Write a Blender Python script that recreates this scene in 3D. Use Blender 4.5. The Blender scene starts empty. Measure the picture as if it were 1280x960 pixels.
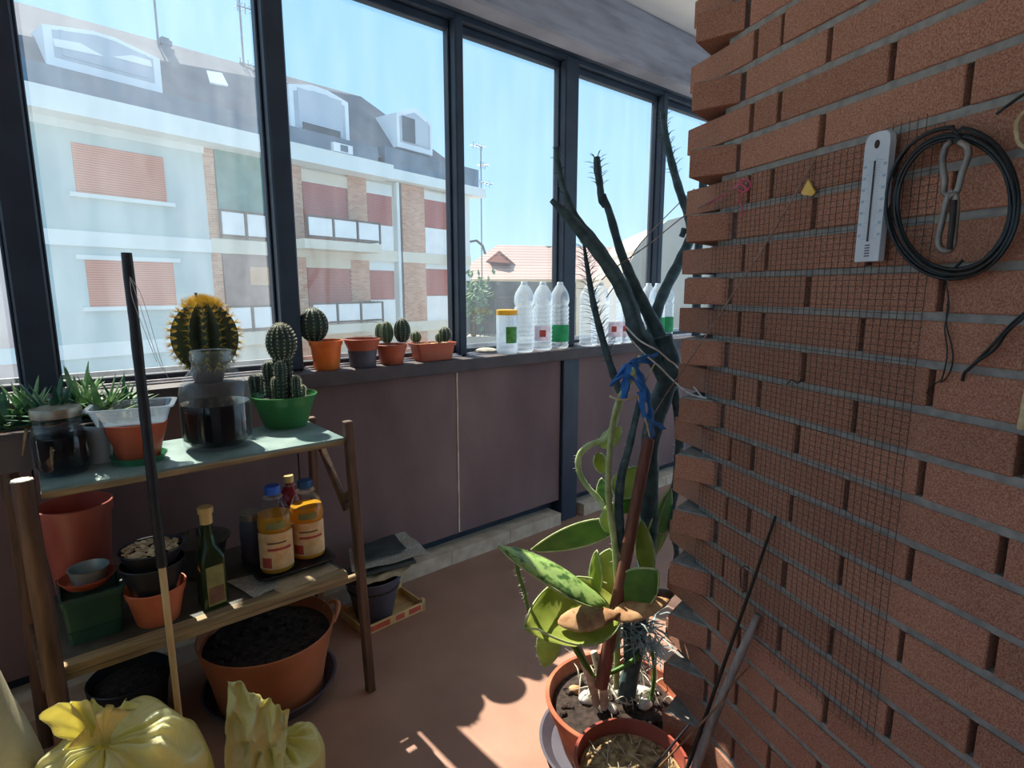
import bpy, bmesh, math, random
from mathutils import Vector, Matrix, noise
random.seed(7)
V = Vector
PI = math.pi
S = bpy.context.scene
COL = S.collection

# ------------------------------------------------------------------ camera
H = 1.3
FPX = 713.0
PITCH = math.atan((480-362)/FPX)
AZ = math.radians(49.63)
Fh = V((math.cos(AZ), math.sin(AZ), 0)); Rt = V((math.sin(AZ), -math.cos(AZ), 0))
Fw = Fh*math.cos(PITCH)+V((0, 0, -math.sin(PITCH))); Up = Rt.cross(Fw)
EYE = V((0, 0, H))
cd = bpy.data.cameras.new('camera'); cam = bpy.data.objects.new('camera', cd); COL.objects.link(cam)
cd.sensor_width = 36; cd.lens = FPX/1280*36; cd.clip_start = .02; cd.clip_end = 500
cam.matrix_world = Matrix(((Rt.x, Up.x, -Fw.x, 0), (Rt.y, Up.y, -Fw.y, 0), (Rt.z, Up.z, -Fw.z, H), (0, 0, 0, 1)))
S.camera = cam

# survey helpers: read positions of things off the photograph onto known planes
def ray(u, v): return Rt*((u-640)/FPX)-Up*((v-480)/FPX)+Fw
def onZ(u, v, z): d = ray(u, v); return EYE+d*((z-H)/d.z)
def onY(u, v, y): d = ray(u, v); return EYE+d*(y/d.y)
def onP(u, v, p, n): d = ray(u, v); return EYE+d*((V(p)-EYE).dot(n)/d.dot(n))
def onD(u, v, dep): d = ray(u, v); return EYE+d*(dep/d.dot(Fh))          # at a forward distance
def fdep(p): return (V(p)-EYE).dot(Fh)
def ztop(p, v):
    d = fdep(p); t = (480-v)/FPX; c, s = math.cos(PITCH), math.sin(PITCH)
    return H+d*(t*c-s)/(c+t*s)
def rad(p, u, wpx):
    q = V(p)-EYE; dep = q.dot(Fw)
    return wpx/2*dep/FPX/math.sqrt(1+((u-640)/FPX)**2)
def base(u, vf, z, wpx):
    p = onZ(u, vf, z); r = rad(p, u, wpx)
    h = (p-EYE); h.z = 0; h.normalize()
    p2 = p+h*r; r = rad(p2, u, wpx)
    return p+h*r, r

# ------------------------------------------------------------------ materials
def lin(h):
    if isinstance(h, str):
        h = h.lstrip('#'); c = [int(h[i:i+2], 16)/255 for i in (0, 2, 4)]
    else: c = [x/255 for x in h]
    return tuple((x/12.92 if x <= .04045 else ((x+.055)/1.055)**2.4) for x in c)+(1,)
MATS = {}
def newmat(name):
    m = bpy.data.materials.new(name); m.use_nodes = True
    nt = m.node_tree; nt.nodes.clear()
    out = nt.nodes.new('ShaderNodeOutputMaterial')
    MATS[name] = m
    return m, nt, out
def noise_col(nt, c1, c2, scale, detail=6, lo=.35, hi=.65, stretch=None, coord='Object'):
    tc = nt.nodes.new('ShaderNodeTexCoord'); tx = nt.nodes.new('ShaderNodeTexNoise')
    tx.inputs['Scale'].default_value = scale; tx.inputs['Detail'].default_value = detail
    if stretch:
        mp = nt.nodes.new('ShaderNodeMapping'); mp.inputs['Scale'].default_value = stretch
        nt.links.new(tc.outputs[coord], mp.inputs[0]); nt.links.new(mp.outputs[0], tx.inputs['Vector'])
    else: nt.links.new(tc.outputs[coord], tx.inputs['Vector'])
    cr = nt.nodes.new('ShaderNodeValToRGB')
    cr.color_ramp.elements[0].position = lo; cr.color_ramp.elements[1].position = hi
    cr.color_ramp.elements[0].color = lin(c1); cr.color_ramp.elements[1].color = lin(c2)
    nt.links.new(tx.outputs['Fac'], cr.inputs[0])
    return cr, tx
def mat(name, c1, c2=None, scale=20, rough=.6, bump=0, metal=0, stretch=None, spec=.4, lo=.35, hi=.65, transl=0, bscale=None):
    m, nt, out = newmat(name)
    b = nt.nodes.new('ShaderNodeBsdfPrincipled')
    b.inputs['Roughness'].default_value = rough; b.inputs['Metallic'].default_value = metal
    b.inputs['Specular IOR Level'].default_value = spec
    cr, tx = noise_col(nt, c1, c2 or c1, scale, lo=lo, hi=hi, stretch=stretch)
    nt.links.new(cr.outputs[0], b.inputs['Base Color'])
    if bump:
        bp = nt.nodes.new('ShaderNodeBump'); bp.inputs['Strength'].default_value = bump; bp.inputs['Distance'].default_value = .004
        src = tx
        if bscale:
            src = nt.nodes.new('ShaderNodeTexNoise'); src.inputs['Scale'].default_value = bscale; src.inputs['Detail'].default_value = 4
            tc = nt.nodes.new('ShaderNodeTexCoord'); nt.links.new(tc.outputs['Object'], src.inputs['Vector'])
        nt.links.new(src.outputs['Fac'], bp.inputs['Height']); nt.links.new(bp.outputs[0], b.inputs['Normal'])
    if transl:
        t = nt.nodes.new('ShaderNodeBsdfTranslucent'); mx = nt.nodes.new('ShaderNodeMixShader'); mx.inputs[0].default_value = transl
        nt.links.new(cr.outputs[0], t.inputs[0]); nt.links.new(b.outputs[0], mx.inputs[1]); nt.links.new(t.outputs[0], mx.inputs[2])
        nt.links.new(mx.outputs[0], out.inputs[0])
    else: nt.links.new(b.outputs[0], out.inputs[0])
    return m
def clear(name, tint=(.93, .97, 1, 1), body=.1, edge=.55, gloss=.25, bodycol='#e8f0f4', transl=.5):
    """thin clear wall (bottle, jar, pane): see-through face on, whiter and shinier at the rims"""
    m, nt, out = newmat(name)
    tr = nt.nodes.new('ShaderNodeBsdfTransparent'); tr.inputs[0].default_value = tint
    df = nt.nodes.new('ShaderNodeBsdfDiffuse'); df.inputs[0].default_value = lin(bodycol)
    tl = nt.nodes.new('ShaderNodeBsdfTranslucent'); tl.inputs[0].default_value = lin(bodycol)
    d2 = nt.nodes.new('ShaderNodeMixShader'); d2.inputs[0].default_value = transl
    nt.links.new(df.outputs[0], d2.inputs[1]); nt.links.new(tl.outputs[0], d2.inputs[2])
    gl = nt.nodes.new('ShaderNodeBsdfGlossy'); gl.inputs['Roughness'].default_value = .05
    lw = nt.nodes.new('ShaderNodeLayerWeight'); lw.inputs[0].default_value = .35
    mr = nt.nodes.new('ShaderNodeMapRange'); mr.inputs['To Min'].default_value = body; mr.inputs['To Max'].default_value = edge
    nt.links.new(lw.outputs['Facing'], mr.inputs[0])
    m1 = nt.nodes.new('ShaderNodeMixShader'); nt.links.new(mr.outputs[0], m1.inputs[0])
    nt.links.new(tr.outputs[0], m1.inputs[1])
    m3 = nt.nodes.new('ShaderNodeMixShader'); m3.inputs[0].default_value = gloss
    nt.links.new(d2.outputs[0], m3.inputs[1]); nt.links.new(gl.outputs[0], m3.inputs[2])
    nt.links.new(m3.outputs[0], m1.inputs[2]); nt.links.new(m1.outputs[0], out.inputs[0])
    return m

def pane_mat(name, amount, lo, hi):
    """window glass with a film of dust on it"""
    m, nt, out = newmat(name)
    tr = nt.nodes.new('ShaderNodeBsdfTransparent'); tr.inputs[0].default_value = (.95, .97, .97, 1)
    tl = nt.nodes.new('ShaderNodeBsdfTranslucent'); tl.inputs[0].default_value = (.75, .8, .85, 1)
    tc = nt.nodes.new('ShaderNodeTexCoord'); mp = nt.nodes.new('ShaderNodeMapping'); mp.inputs['Scale'].default_value = (6, 1, 1.2)
    tx = nt.nodes.new('ShaderNodeTexNoise'); tx.inputs['Scale'].default_value = 2.2; tx.inputs['Detail'].default_value = 5
    nt.links.new(tc.outputs['Object'], mp.inputs[0]); nt.links.new(mp.outputs[0], tx.inputs['Vector'])
    mr = nt.nodes.new('ShaderNodeMapRange'); mr.inputs['From Min'].default_value = lo; mr.inputs['From Max'].default_value = hi
    mr.inputs['To Min'].default_value = amount*.5; mr.inputs['To Max'].default_value = amount
    nt.links.new(tx.outputs['Fac'], mr.inputs[0])
    mx = nt.nodes.new('ShaderNodeMixShader'); nt.links.new(mr.outputs[0], mx.inputs[0])
    nt.links.new(tr.outputs[0], mx.inputs[1]); nt.links.new(tl.outputs[0], mx.inputs[2])
    gl = nt.nodes.new('ShaderNodeBsdfGlossy'); gl.inputs['Roughness'].default_value = .02
    m2 = nt.nodes.new('ShaderNodeMixShader'); m2.inputs[0].default_value = .03
    nt.links.new(mx.outputs[0], m2.inputs[1]); nt.links.new(gl.outputs[0], m2.inputs[2]); nt.links.new(m2.outputs[0], out.inputs[0])
    return m

def brick_mat(name, c1, c2, speck1, speck2, var=.18):
    m, nt, out = newmat(name)
    b = nt.nodes.new('ShaderNodeBsdfPrincipled'); b.inputs['Roughness'].default_value = .9; b.inputs['Specular IOR Level'].default_value = .15
    cr, tx = noise_col(nt, c1, c2, 9, lo=.3, hi=.7)
    cs, ts = noise_col(nt, speck1, speck2, 420, detail=2, lo=.36, hi=.68)
    mx = nt.nodes.new('ShaderNodeMix'); mx.data_type = 'RGBA'; mx.inputs[0].default_value = .5
    nt.links.new(cr.outputs[0], mx.inputs[6]); nt.links.new(cs.outputs[0], mx.inputs[7])
    ge = nt.nodes.new('ShaderNodeNewGeometry'); hs = nt.nodes.new('ShaderNodeHueSaturation')
    mr = nt.nodes.new('ShaderNodeMapRange'); mr.inputs['To Min'].default_value = 1-var; mr.inputs['To Max'].default_value = 1+var
    nt.links.new(ge.outputs['Random Per Island'], mr.inputs[0]); nt.links.new(mr.outputs[0], hs.inputs['Value'])
    nt.links.new(mx.outputs[2], hs.inputs['Color']); nt.links.new(hs.outputs[0], b.inputs['Base Color'])
    bp = nt.nodes.new('ShaderNodeBump'); bp.inputs['Strength'].default_value = .55; bp.inputs['Distance'].default_value = .003
    nt.links.new(ts.outputs['Fac'], bp.inputs['Height']); nt.links.new(bp.outputs[0], b.inputs['Normal'])
    nt.links.new(b.outputs[0], out.inputs[0])
    return m

def facebrick(name):
    m, nt, out = newmat(name)
    b = nt.nodes.new('ShaderNodeBsdfPrincipled'); b.inputs['Roughness'].default_value = .9
    tc = nt.nodes.new('ShaderNodeTexCoord'); br = nt.nodes.new('ShaderNodeTexBrick')
    mp = nt.nodes.new('ShaderNodeMapping'); mp.inputs['Rotation'].default_value = (PI/2, 0, 0)
    br.inputs['Scale'].default_value = 1; br.inputs['Brick Width'].default_value = .26; br.inputs['Row Height'].default_value = .075; br.inputs['Mortar Size'].default_value = .006
    br.inputs['Color1'].default_value = lin('#cf9d80'); br.inputs['Color2'].default_value = lin('#b97f63'); br.inputs['Mortar'].default_value = lin('#c9b29c')
    nt.links.new(tc.outputs['Object'], mp.inputs[0]); nt.links.new(mp.outputs[0], br.inputs['Vector']); nt.links.new(br.outputs[0], b.inputs['Base Color'])
    nt.links.new(b.outputs[0], out.inputs[0]); return m

def slat_mat(name, c1, c2, period):
    m, nt, out = newmat(name)
    b = nt.nodes.new('ShaderNodeBsdfPrincipled'); b.inputs['Roughness'].default_value = .6
    tc = nt.nodes.new('ShaderNodeTexCoord'); wv = nt.nodes.new('ShaderNodeTexWave'); wv.bands_direction = 'Z'; wv.inputs['Scale'].default_value = period
    nt.links.new(tc.outputs['Object'], wv.inputs['Vector'])
    cr = nt.nodes.new('ShaderNodeValToRGB'); cr.color_ramp.elements[0].color = lin(c1); cr.color_ramp.elements[1].color = lin(c2)
    cr.color_ramp.elements[0].position = .1; cr.color_ramp.elements[1].position = .4
    nt.links.new(wv.outputs['Fac'], cr.inputs[0]); nt.links.new(cr.outputs[0], b.inputs['Base Color']); nt.links.new(b.outputs[0], out.inputs[0]); return m

M = {}
M['brick'] = brick_mat('brick', '#97604a', '#a67057', '#7a4d3f', '#c29c84', .12)
M['mortar'] = mat('mortar', '#7d7a74', '#938f87', 60, .95, .6)
M['joint'] = mat('joint', '#2c2522', '#3d3530', 40, .95)
M['floor'] = mat('floor_paint', '#8f6955', '#a17963', 5, .55, .1, lo=.3, hi=.7, bscale=90)
M['panel'] = mat('parapet_panel', '#5f4846', '#7c615b', 3.5, .75, .25, stretch=(1, 1, .5), lo=.3, hi=.75, bscale=120)
M['dark'] = mat('dark_paint_glare', '#1f2734', '#29323f', 8, .5, 0, spec=.4)  # near-black frames; the blue cast of veiling glare is mixed into the colour
M['sill'] = mat('sill_paint', '#3b302f', '#4b3e3b', 12, .6, .2)
M['kerb'] = mat('kerb_concrete', '#b09880', '#cbb59c', 14, .9, .4)
M['concrete'] = mat('beam_concrete', '#77747a', '#96939a', 6, .9, .3, stretch=(.5, .5, 3))
M['ceil'] = mat('ceiling_plaster', '#ded7ce', '#e8e2da', 4, .9)
M['pane'] = pane_mat('pane_clean', .035, .35, .7)
M['pane_dusty'] = pane_mat('pane_dusty', .075, .3, .7)
M['track'] = mat('track_metal', '#9b979c', '#c4c0c4', 20, .4, 0, .6)
M['terracotta'] = mat('terracotta', '#a3553a', '#bd6c4c', 18, .85, .25)
M['terra_old'] = mat('terracotta_weathered', '#8f452c', '#b87352', 14, .9, .5, lo=.3, hi=.7)
M['terra_plastic'] = mat('terracotta_plastic', '#a84d31', '#b75a3c', 10, .45)
M['big_pot'] = mat('big_pot_plastic', '#a8613c', '#bb7149', 6, .55, .1)
M['red_pot'] = mat('red_brown_plastic', '#8f4436', '#a35646', 6, .4)
M['orange'] = mat('orange_plastic', '#e2641f', '#ee7a35', 12, .4)
M['orange2'] = mat('dull_orange_plastic', '#c0633e', '#cf7450', 12, .5)
M['black_pot'] = mat('black_plastic', '#1d1c1e', '#29282b', 12, .4)
M['grey_pot'] = mat('grey_plastic', '#45414a', '#544f58', 12, .5)
M['green_planter'] = mat('dark_green_plastic', '#1f3f33', '#2a5040', 8, .45)
M['green_bowl'] = mat('green_plastic_bowl', '#3c7a42', '#4b8b4f', 8, .3, transl=.2)
M['green_saucer'] = mat('green_saucer', '#2c6b45', '#3b7d54', 8, .35)
M['soil'] = mat('soil', '#221812', '#41322a', 60, .95, .8)
M['dry_soil'] = mat('dry_soil', '#6a5136', '#b39b70', 45, .95, .8)
M['stone'] = mat('white_stone', '#b9b1a4', '#ddd6ca', 30, .85, .3)
M['pebble'] = mat('pebble', '#8b8478', '#b3ab9d', 40, .8, .3)
M['cactus'] = mat('cactus_green', '#2c3f2a', '#465c3a', 30, .6)
M['cactus_dark'] = mat('cactus_dark_green', '#1f2c24', '#33442f', 25, .6)
M['barrel'] = mat('barrel_green', '#2b311f', '#454a29', 20, .65)
M['spine_gold'] = mat('gold_spine', '#c9ab45', '#e8d27a', 40, .5, transl=.5)
M['spine_white'] = mat('white_spine', '#d9d4c0', '#f0ecda', 40, .5, transl=.4)
M['withered'] = mat('withered_stem', '#7d908e', '#aab7b2', 30, .7)
M['spine_grey'] = mat('grey_spine', '#5d5a4c', '#8a8570', 40, .5)
M['aloe'] = mat('aloe_leaf', '#4c7744', '#a2c088', 26, .5, transl=.3)
M['aloe_dark'] = mat('aloe_leaf_dark', '#2c5440', '#4c7a58', 26, .5, transl=.2)
M['dry_leaf'] = mat('dry_leaf', '#a5804f', '#c9a878', 30, .8, transl=.3)
M['euph'] = mat('euphorbia', '#2a3c40', '#475c5c', 40, .6, .5)
M['euph_pale'] = mat('pale_stem', '#8c9c5c', '#b9c18a', 30, .6, .3)
M['pad_bright'] = mat('pad_bright', '#4f7a2c', '#b5d67a', 38, .45, .4, transl=.2, lo=.38, hi=.5, stretch=(.5, 1, 1))
M['pad_dark'] = mat('pad_dark', '#46702f', '#5f8a38', 16, .5, .2, transl=.25)
M['pad_yellow'] = mat('pad_yellow', '#91a13c', '#b5bd5b', 16, .5, .2, transl=.35)
M['pad_dry'] = mat('pad_dry', '#8d5f3e', '#c59a6e', 25, .85, .5)
M['wood_dark'] = mat('dark_wood', '#46301f', '#684936', 18, .6, .3, stretch=(3, 3, .4))
M['wood_shelf'] = mat('shelf_wood', '#7a6547', '#a58d66', 14, .7, .3, stretch=(.5, 4, 4))
M['board_dark'] = mat('stained_board', '#3f3a30', '#554d3f', 10, .6, .2)
M['wood_light'] = mat('light_wood', '#c49a64', '#dab884', 16, .6, .1, stretch=(3, 3, .4))
M['cut_wood'] = mat('cut_wood', '#d6c5ab', '#e6d8c2', 30, .7)
M['shelf_top'] = mat('shelf_oilcloth', '#5c746f', '#8da19a', 7, .35, .1)
M['crate'] = mat('crate_wood', '#c99a5c', '#dcb57c', 14, .7, .2)
M['red_print'] = mat('red_print', '#b8402c', '#c95a40', 40, .7)
M['paper'] = mat('newsprint', '#8f897d', '#a9a295', 120, .9, lo=.45, hi=.6)
M['paper_tan'] = mat('tan_paper', '#a08a68', '#b79f7b', 20, .9)
M['folder'] = mat('dark_folder', '#2d3434', '#424a48', 10, .5)
M['broom_black'] = mat('black_tape', '#151517', '#222226', 30, .55)
M['stake'] = mat('stake_wood', '#5d352a', '#7b4b3b', 20, .6, .2, stretch=(3, 3, .5))
M['cane'] = mat('grey_cane', '#726a66', '#9a918a', 24, .7, .4, stretch=(2, 2, .6))
M['twig'] = mat('twig', '#6f4f36', '#927050', 30, .8)
M['dry_twig'] = mat('dry_twig', '#9b8d76', '#d0c4ae', 30, .8)
M['rod'] = mat('black_rod', '#191615', '#2a2522', 30, .6)
M['cord'] = mat('white_cord', '#b8b0a8', '#d8d2ca', 60, .8)
M['cord_brown'] = mat('brown_cord', '#7c6256', '#9a8074', 60, .8)
M['pink'] = mat('pink_string', '#c0476a', '#d8688a', 60, .8)
M['rag'] = mat('blue_rag', '#1e5aa0', '#3f84cc', 30, .7, .4, transl=.2)
M['wire'] = mat('mesh_wire', '#2b2c2a', '#403f3a', 60, .5)
M['cable'] = mat('dark_cable', '#101618', '#1d2629', 30, .4)
M['iron'] = mat('iron_hook', '#6c665f', '#8e877e', 40, .45, .2, .5)
M['plastic_white'] = mat('white_plastic', '#b9bfc4', '#c8cdd1', 10, .4)
M['ink_blue'] = mat('blue_ink', '#8aa2b6', '#9ab0c2', 10, .5)
M['ink_dark'] = mat('dark_ink', '#3a2f33', '#4b4044', 10, .5)
M['tag_yellow'] = mat('yellow_tag', '#cf9d3a', '#e2bb62', 40, .6)
M['rope'] = mat('beige_rope', '#b09a72', '#cbb892', 80, .8)
M['glass'] = clear('jar_glass', (.96, .98, .98, 1), .015, .24, .6, '#cfd6d8', .25)
M['pet'] = clear('clear_bottle', (.94, .97, 1, 1), .21, .72, .25, '#e3ecf2', .7)
M['petgreen'] = clear('green_bottle', (.62, .9, .72, 1), .2, .6, .25, '#4fae7c', .7)
M['smoky'] = clear('smoky_glass', (.6, .62, .6, 1), .25, .6, .5, '#6d716c', .3)
M['tub'] = clear('milky_tub', (.86, .9, .93, 1), .42, .75, .25, '#8f9ba6', .4)
M['wine'] = mat('dark_wine', '#060508', '#0a080d', 5, .08, spec=.35)
M['oil'] = mat('yellow_oil', '#e09a18', '#f0b630', 5, .2, transl=.45)
M['oil_dark'] = mat('green_oil_glass', '#22301a', '#334422', 5, .12, transl=.2)
M['red_liquid'] = mat('red_liquid', '#8c1f2a', '#a8303a', 5, .2, transl=.3)
M['lab_cream'] = mat('cream_label', '#d9a86c', '#e8c08c', 40, .6)
M['lab_red'] = mat('red_label_print', '#a83a30', '#bb5040', 40, .6)
M['lab_olive'] = mat('olive_label', '#7a7440', '#938c52', 30, .6)
M['lab_brown'] = mat('brown_label', '#6d4a36', '#7e5a44', 30, .6)
M['lab_green'] = mat('green_label', '#2f9a5f', '#45b377', 30, .5, transl=.4)
M['lab_pink'] = mat('pink_label', '#dccfd6', '#ece3e7', 50, .5, transl=.5)
M['lab_leaf'] = mat('leaf_label', '#3b7a2c', '#5c9a3e', 40, .5)
M['cap_blue'] = mat('blue_cap', '#2c5cb8', '#3d70cc', 10, .4)
M['cap_navy'] = mat('navy_cap', '#24486c', '#335a80', 10, .4)
M['cap_gold'] = mat('gold_cap', '#c0a062', '#d6ba80', 10, .4, 0, .3)
M['cap_yellow'] = mat('yellow_lid', '#e0a820', '#f0be3a', 10, .35, transl=.3)
M['cap_clear'] = mat('white_cap', '#c5d0d8', '#dde5ea', 10, .4, transl=.3)
M['lid_metal'] = mat('lid_metal', '#857a68', '#a09480', 20, .35, 0, .6)
M['bark'] = mat('nut_shells', '#b39268', '#dcc49c', 60, .8, .4)
M['sack'] = mat('beige_sack', '#a89c7c', '#c2b695', 8, .9, .4, bscale=300)
M['cup'] = mat('grey_tin', '#8b9490', '#a5aeaa', 15, .35, 0, .5)
def bag_mat():
    m, nt, out = newmat('yellow_bag')
    b = nt.nodes.new('ShaderNodeBsdfPrincipled'); b.inputs['Roughness'].default_value = .2; b.inputs['Base Color'].default_value = lin('#d2cf63'); b.inputs['Specular IOR Level'].default_value = .6
    cr, tx = noise_col(nt, '#e6e18e', '#f4f0c2', 7)
    nt.links.new(cr.outputs[0], b.inputs['Base Color'])
    t = nt.nodes.new('ShaderNodeBsdfTranslucent'); t.inputs[0].default_value = lin('#eee48c')
    bp = nt.nodes.new('ShaderNodeBump'); bp.inputs['Strength'].default_value = .6; bp.inputs['Distance'].default_value = .014
    mu = nt.nodes.new('ShaderNodeTexNoise'); mu.inputs['Scale'].default_value = 16; mu.inputs['Detail'].default_value = 3; mu.inputs['Distortion'].default_value = 1.2
    tc = nt.nodes.new('ShaderNodeTexCoord'); nt.links.new(tc.outputs['Object'], mu.inputs['Vector']); nt.links.new(mu.outputs['Fac'], bp.inputs['Height']); nt.links.new(bp.outputs[0], b.inputs['Normal'])
    mx = nt.nodes.new('ShaderNodeMixShader'); mx.inputs[0].default_value = .45
    nt.links.new(b.outputs[0], mx.inputs[1]); nt.links.new(t.outputs[0], mx.inputs[2]); nt.links.new(mx.outputs[0], out.inputs[0])
    return m
M['bag'] = bag_mat()
# outdoors
M['fa_blue'] = mat('facade_blue', '#b3c0bd', '#c0ccc8', .6, .9)
M['fa_pale'] = mat('facade_pale', '#d9dcd8', '#e4e6e2', .8, .9)
M['fa_cream'] = mat('facade_cream', '#d8ccb8', '#e2d8c6', .8, .9)
M['fa_brick'] = facebrick('facade_brick')
M['shutter'] = slat_mat('shutter_salmon', '#b0654f', '#d2876e', 5)
M['shutter_red'] = slat_mat('shutter_red', '#8e3d36', '#b0584c', 5)
M['shutter_grey'] = slat_mat('shutter_grey', '#a9b0bb', '#c3c9d2', 5)
M['awning_green'] = mat('green_awning', '#4e7f78', '#65958d', 2, .9)
M['blind_brown'] = mat('brown_blind', '#86706a', '#98827a', 2, .9)
M['blind_tan'] = mat('tan_cloth', '#c09a78', '#cfa988', 2, .9)
M['rail_white'] = mat('white_rail_panel', '#e9e6e3', '#f3f1ee', 2, .7)
M['rail_dark'] = mat('rail_frame', '#4c4240', '#5a504c', 2, .7)
M['roof'] = mat('slate_roof', '#62656e', '#70737b', 1.2, .9)
M['gutter'] = mat('dark_gutter', '#57697a', '#6f8090', 1.2, .8)
M['dormer'] = mat('dormer_white', '#e2e3e6', '#eeeff1', 1, .8)
M['dormer_grey'] = mat('dormer_grey', '#a8b0bc', '#b8c0ca', 1, .8)
M['win_dark'] = mat('window_dark', '#3c4854', '#4d5a66', 2, .3)
M['tiles'] = slat_mat('roof_tiles', '#84655a', '#a3857a', 1.6)
M['beige'] = mat('beige_render', '#8f867a', '#9c9387', .6, .9)
M['backdrop'] = mat('garden_wall', '#54504b', '#6b645d', 1.5, .9)
M['pinkwall'] = mat('pink_render', '#d8bfb6', '#e4cfc6', .5, .9)
M['antenna'] = mat('antenna_metal', '#5d6a76', '#6e7b86', 4, .5)
M['street'] = mat('street', '#b5b1aa', '#c4c0b8', .4, .9)
M['bush'] = mat('bush_leaf', '#54704f', '#7d9a70', 4, .8, transl=.2)

# ------------------------------------------------------------------ mesh tools
class MB:
    def __init__(s): s.bm = bmesh.new()
    def box(s, a, b, R=None, o=(0, 0, 0)):
        a, b = V(a), V(b); vs = []
        for x in (a.x, b.x):
            for y in (a.y, b.y):
                for z in (a.z, b.z):
                    p = V((x, y, z)); p = (R @ p if R else p)+V(o); vs.append(s.bm.verts.new(p))
        for f in ((0, 1, 3, 2), (4, 6, 7, 5), (0, 4, 5, 1), (2, 3, 7, 6), (0, 2, 6, 4), (1, 5, 7, 3)): s.bm.faces.new([vs[i] for i in f])
        return vs
    def hexa(s, bot, top):
        vs = [s.bm.verts.new(V(p)) for p in list(bot)+list(top)]; n = len(bot)
        s.bm.faces.new([vs[i] for i in range(n)][::-1]); s.bm.faces.new([vs[n+i] for i in range(n)])
        for i in range(n): j = (i+1) % n; s.bm.faces.new((vs[i], vs[j], vs[n+j], vs[n+i]))
        return vs
    def lathe(s, prof, c=(0, 0, 0), seg=32, mod=None, R=None):
        rings = []; c = V(c)
        for k, (r, z) in enumerate(prof):
            if r < 1e-5:
                p = V((0, 0, z)); rings.append([s.bm.verts.new((R @ p if R else p)+c)])
            else:
                ring = []
                for i in range(seg):
                    a = 2*PI*i/seg; rr = r*(mod(a, z, k) if mod else 1); p = V((rr*math.cos(a), rr*math.sin(a), z))
                    ring.append(s.bm.verts.new((R @ p if R else p)+c))
                rings.append(ring)
        for A, B in zip(rings, rings[1:]):
            for i in range(seg):
                j = (i+1) % seg
                if len(A) == 1 and len(B) == 1: break
                if len(A) == 1: s.bm.faces.new((A[0], B[j], B[i]))
                elif len(B) == 1: s.bm.faces.new((A[i], A[j], B[0]))
                else: s.bm.faces.new((A[i], A[j], B[j], B[i]))
        return s
    def tube(s, pts, rad_, seg=8, flat=1.0, mod=None, upv=None):
        pts = [V(p) for p in pts]; n = len(pts); rings = []
        rs = rad_ if isinstance(rad_, (list, tuple)) else [rad_]*n
        t0 = (pts[1]-pts[0]).normalized()
        nrm = V(upv) if upv else (V((0, 0, 1)) if abs(t0.z) < .9 else V((1, 0, 0)))
        for i in range(n):
            t = (pts[min(i+1, n-1)]-pts[max(i-1, 0)])
            t = t.normalized() if t.length > 1e-9 else t0
            nrm = (nrm-t*nrm.dot(t)); nrm = nrm.normalized() if nrm.length > 1e-6 else t.orthogonal().normalized()
            bn = t.cross(nrm); ring = []
            for k in range(seg):
                a = 2*PI*k/seg; r = rs[i]*(mod(a, i) if mod else 1)
                ring.append(s.bm.verts.new(pts[i]+nrm*(r*flat*math.sin(a))+bn*(r*math.cos(a))))
            rings.append(ring)
        for A, B in zip(rings, rings[1:]):
            for k in range(seg): j = (k+1) % seg; s.bm.faces.new((A[k], A[j], B[j], B[k]))
        s.bm.faces.new(rings[0][::-1]); s.bm.faces.new(rings[-1])
        return s
    def spike(s, p, d, L, r):
        p = V(p); d = V(d).normalized(); o = d.orthogonal().normalized(); q = d.cross(o)
        vs = [s.bm.verts.new(p+(o*math.cos(a)+q*math.sin(a))*r) for a in (0, 2.094, 4.189)]; t = s.bm.verts.new(p+d*L)
        for i in range(3): s.bm.faces.new((vs[i], vs[(i+1) % 3], t))
        s.bm.faces.new(vs[::-1])
    def blob(s, c, rx, ry, rz, seg=12, amp=.15, freq=3, R=None, seed=0):
        prof = [(math.sin(PI*i/8), -math.cos(PI*i/8)) for i in range(9)]; prof[0] = (0, -1); prof[-1] = (0, 1)
        n0 = len(s.bm.verts); s.lathe(prof, (0, 0, 0), seg); s.bm.verts.ensure_lookup_table()
        for v in s.bm.verts[n0:]:
            k = 1+amp*noise.noise(v.co*freq*.5+V((seed*3.1, seed*1.7, seed)))
            p = V((v.co.x*rx*k, v.co.y*ry*k, v.co.z*rz*k)); v.co = (R @ p if R else p)+V(c)
    def poly(s, pts, d):
        """a flat outline given thickness along the vector d"""
        pts = [V(p) for p in pts]; s.hexa(pts, [p+V(d) for p in pts])
    def bevel(s, w, seg=1):
        bmesh.ops.bevel(s.bm, geom=list(s.bm.edges), offset=w, segments=seg, affect='EDGES', profile=.6, clamp_overlap=True)
    def build(s, name, m, parent=None, origin=None, smooth=None, world=True):
        bm = s.bm; bmesh.ops.recalc_face_normals(bm, faces=list(bm.faces))
        o0 = V((0, 0, 0))
        if parent is not None and world: o0 = V(parent['_w'])
        elif origin is not None: o0 = V(origin)
        if o0.length: bmesh.ops.translate(bm, verts=list(bm.verts), vec=-o0)
        if smooth is not None:
            for f in bm.faces: f.smooth = True
            for e in bm.edges:
                if len(e.link_faces) == 2 and e.calc_face_angle(0) > math.radians(smooth): e.smooth = False
        me = bpy.data.meshes.new(name); bm.to_mesh(me); bm.free()
        me.materials.append(M[m] if isinstance(m, str) else m)
        o = bpy.data.objects.new(name, me); COL.objects.link(o)
        if parent is not None: o.parent = parent; o['_w'] = list(o0) if world else [0, 0, 0]
        else: o.location = o0; o['_w'] = list(o0)
        return o
def tag(o, label=None, cat=None, group=None, kind=None):
    if label: o['label'] = label
    if cat: o['category'] = cat
    if group: o['group'] = group
    if kind: o['kind'] = kind
    return o
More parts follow.
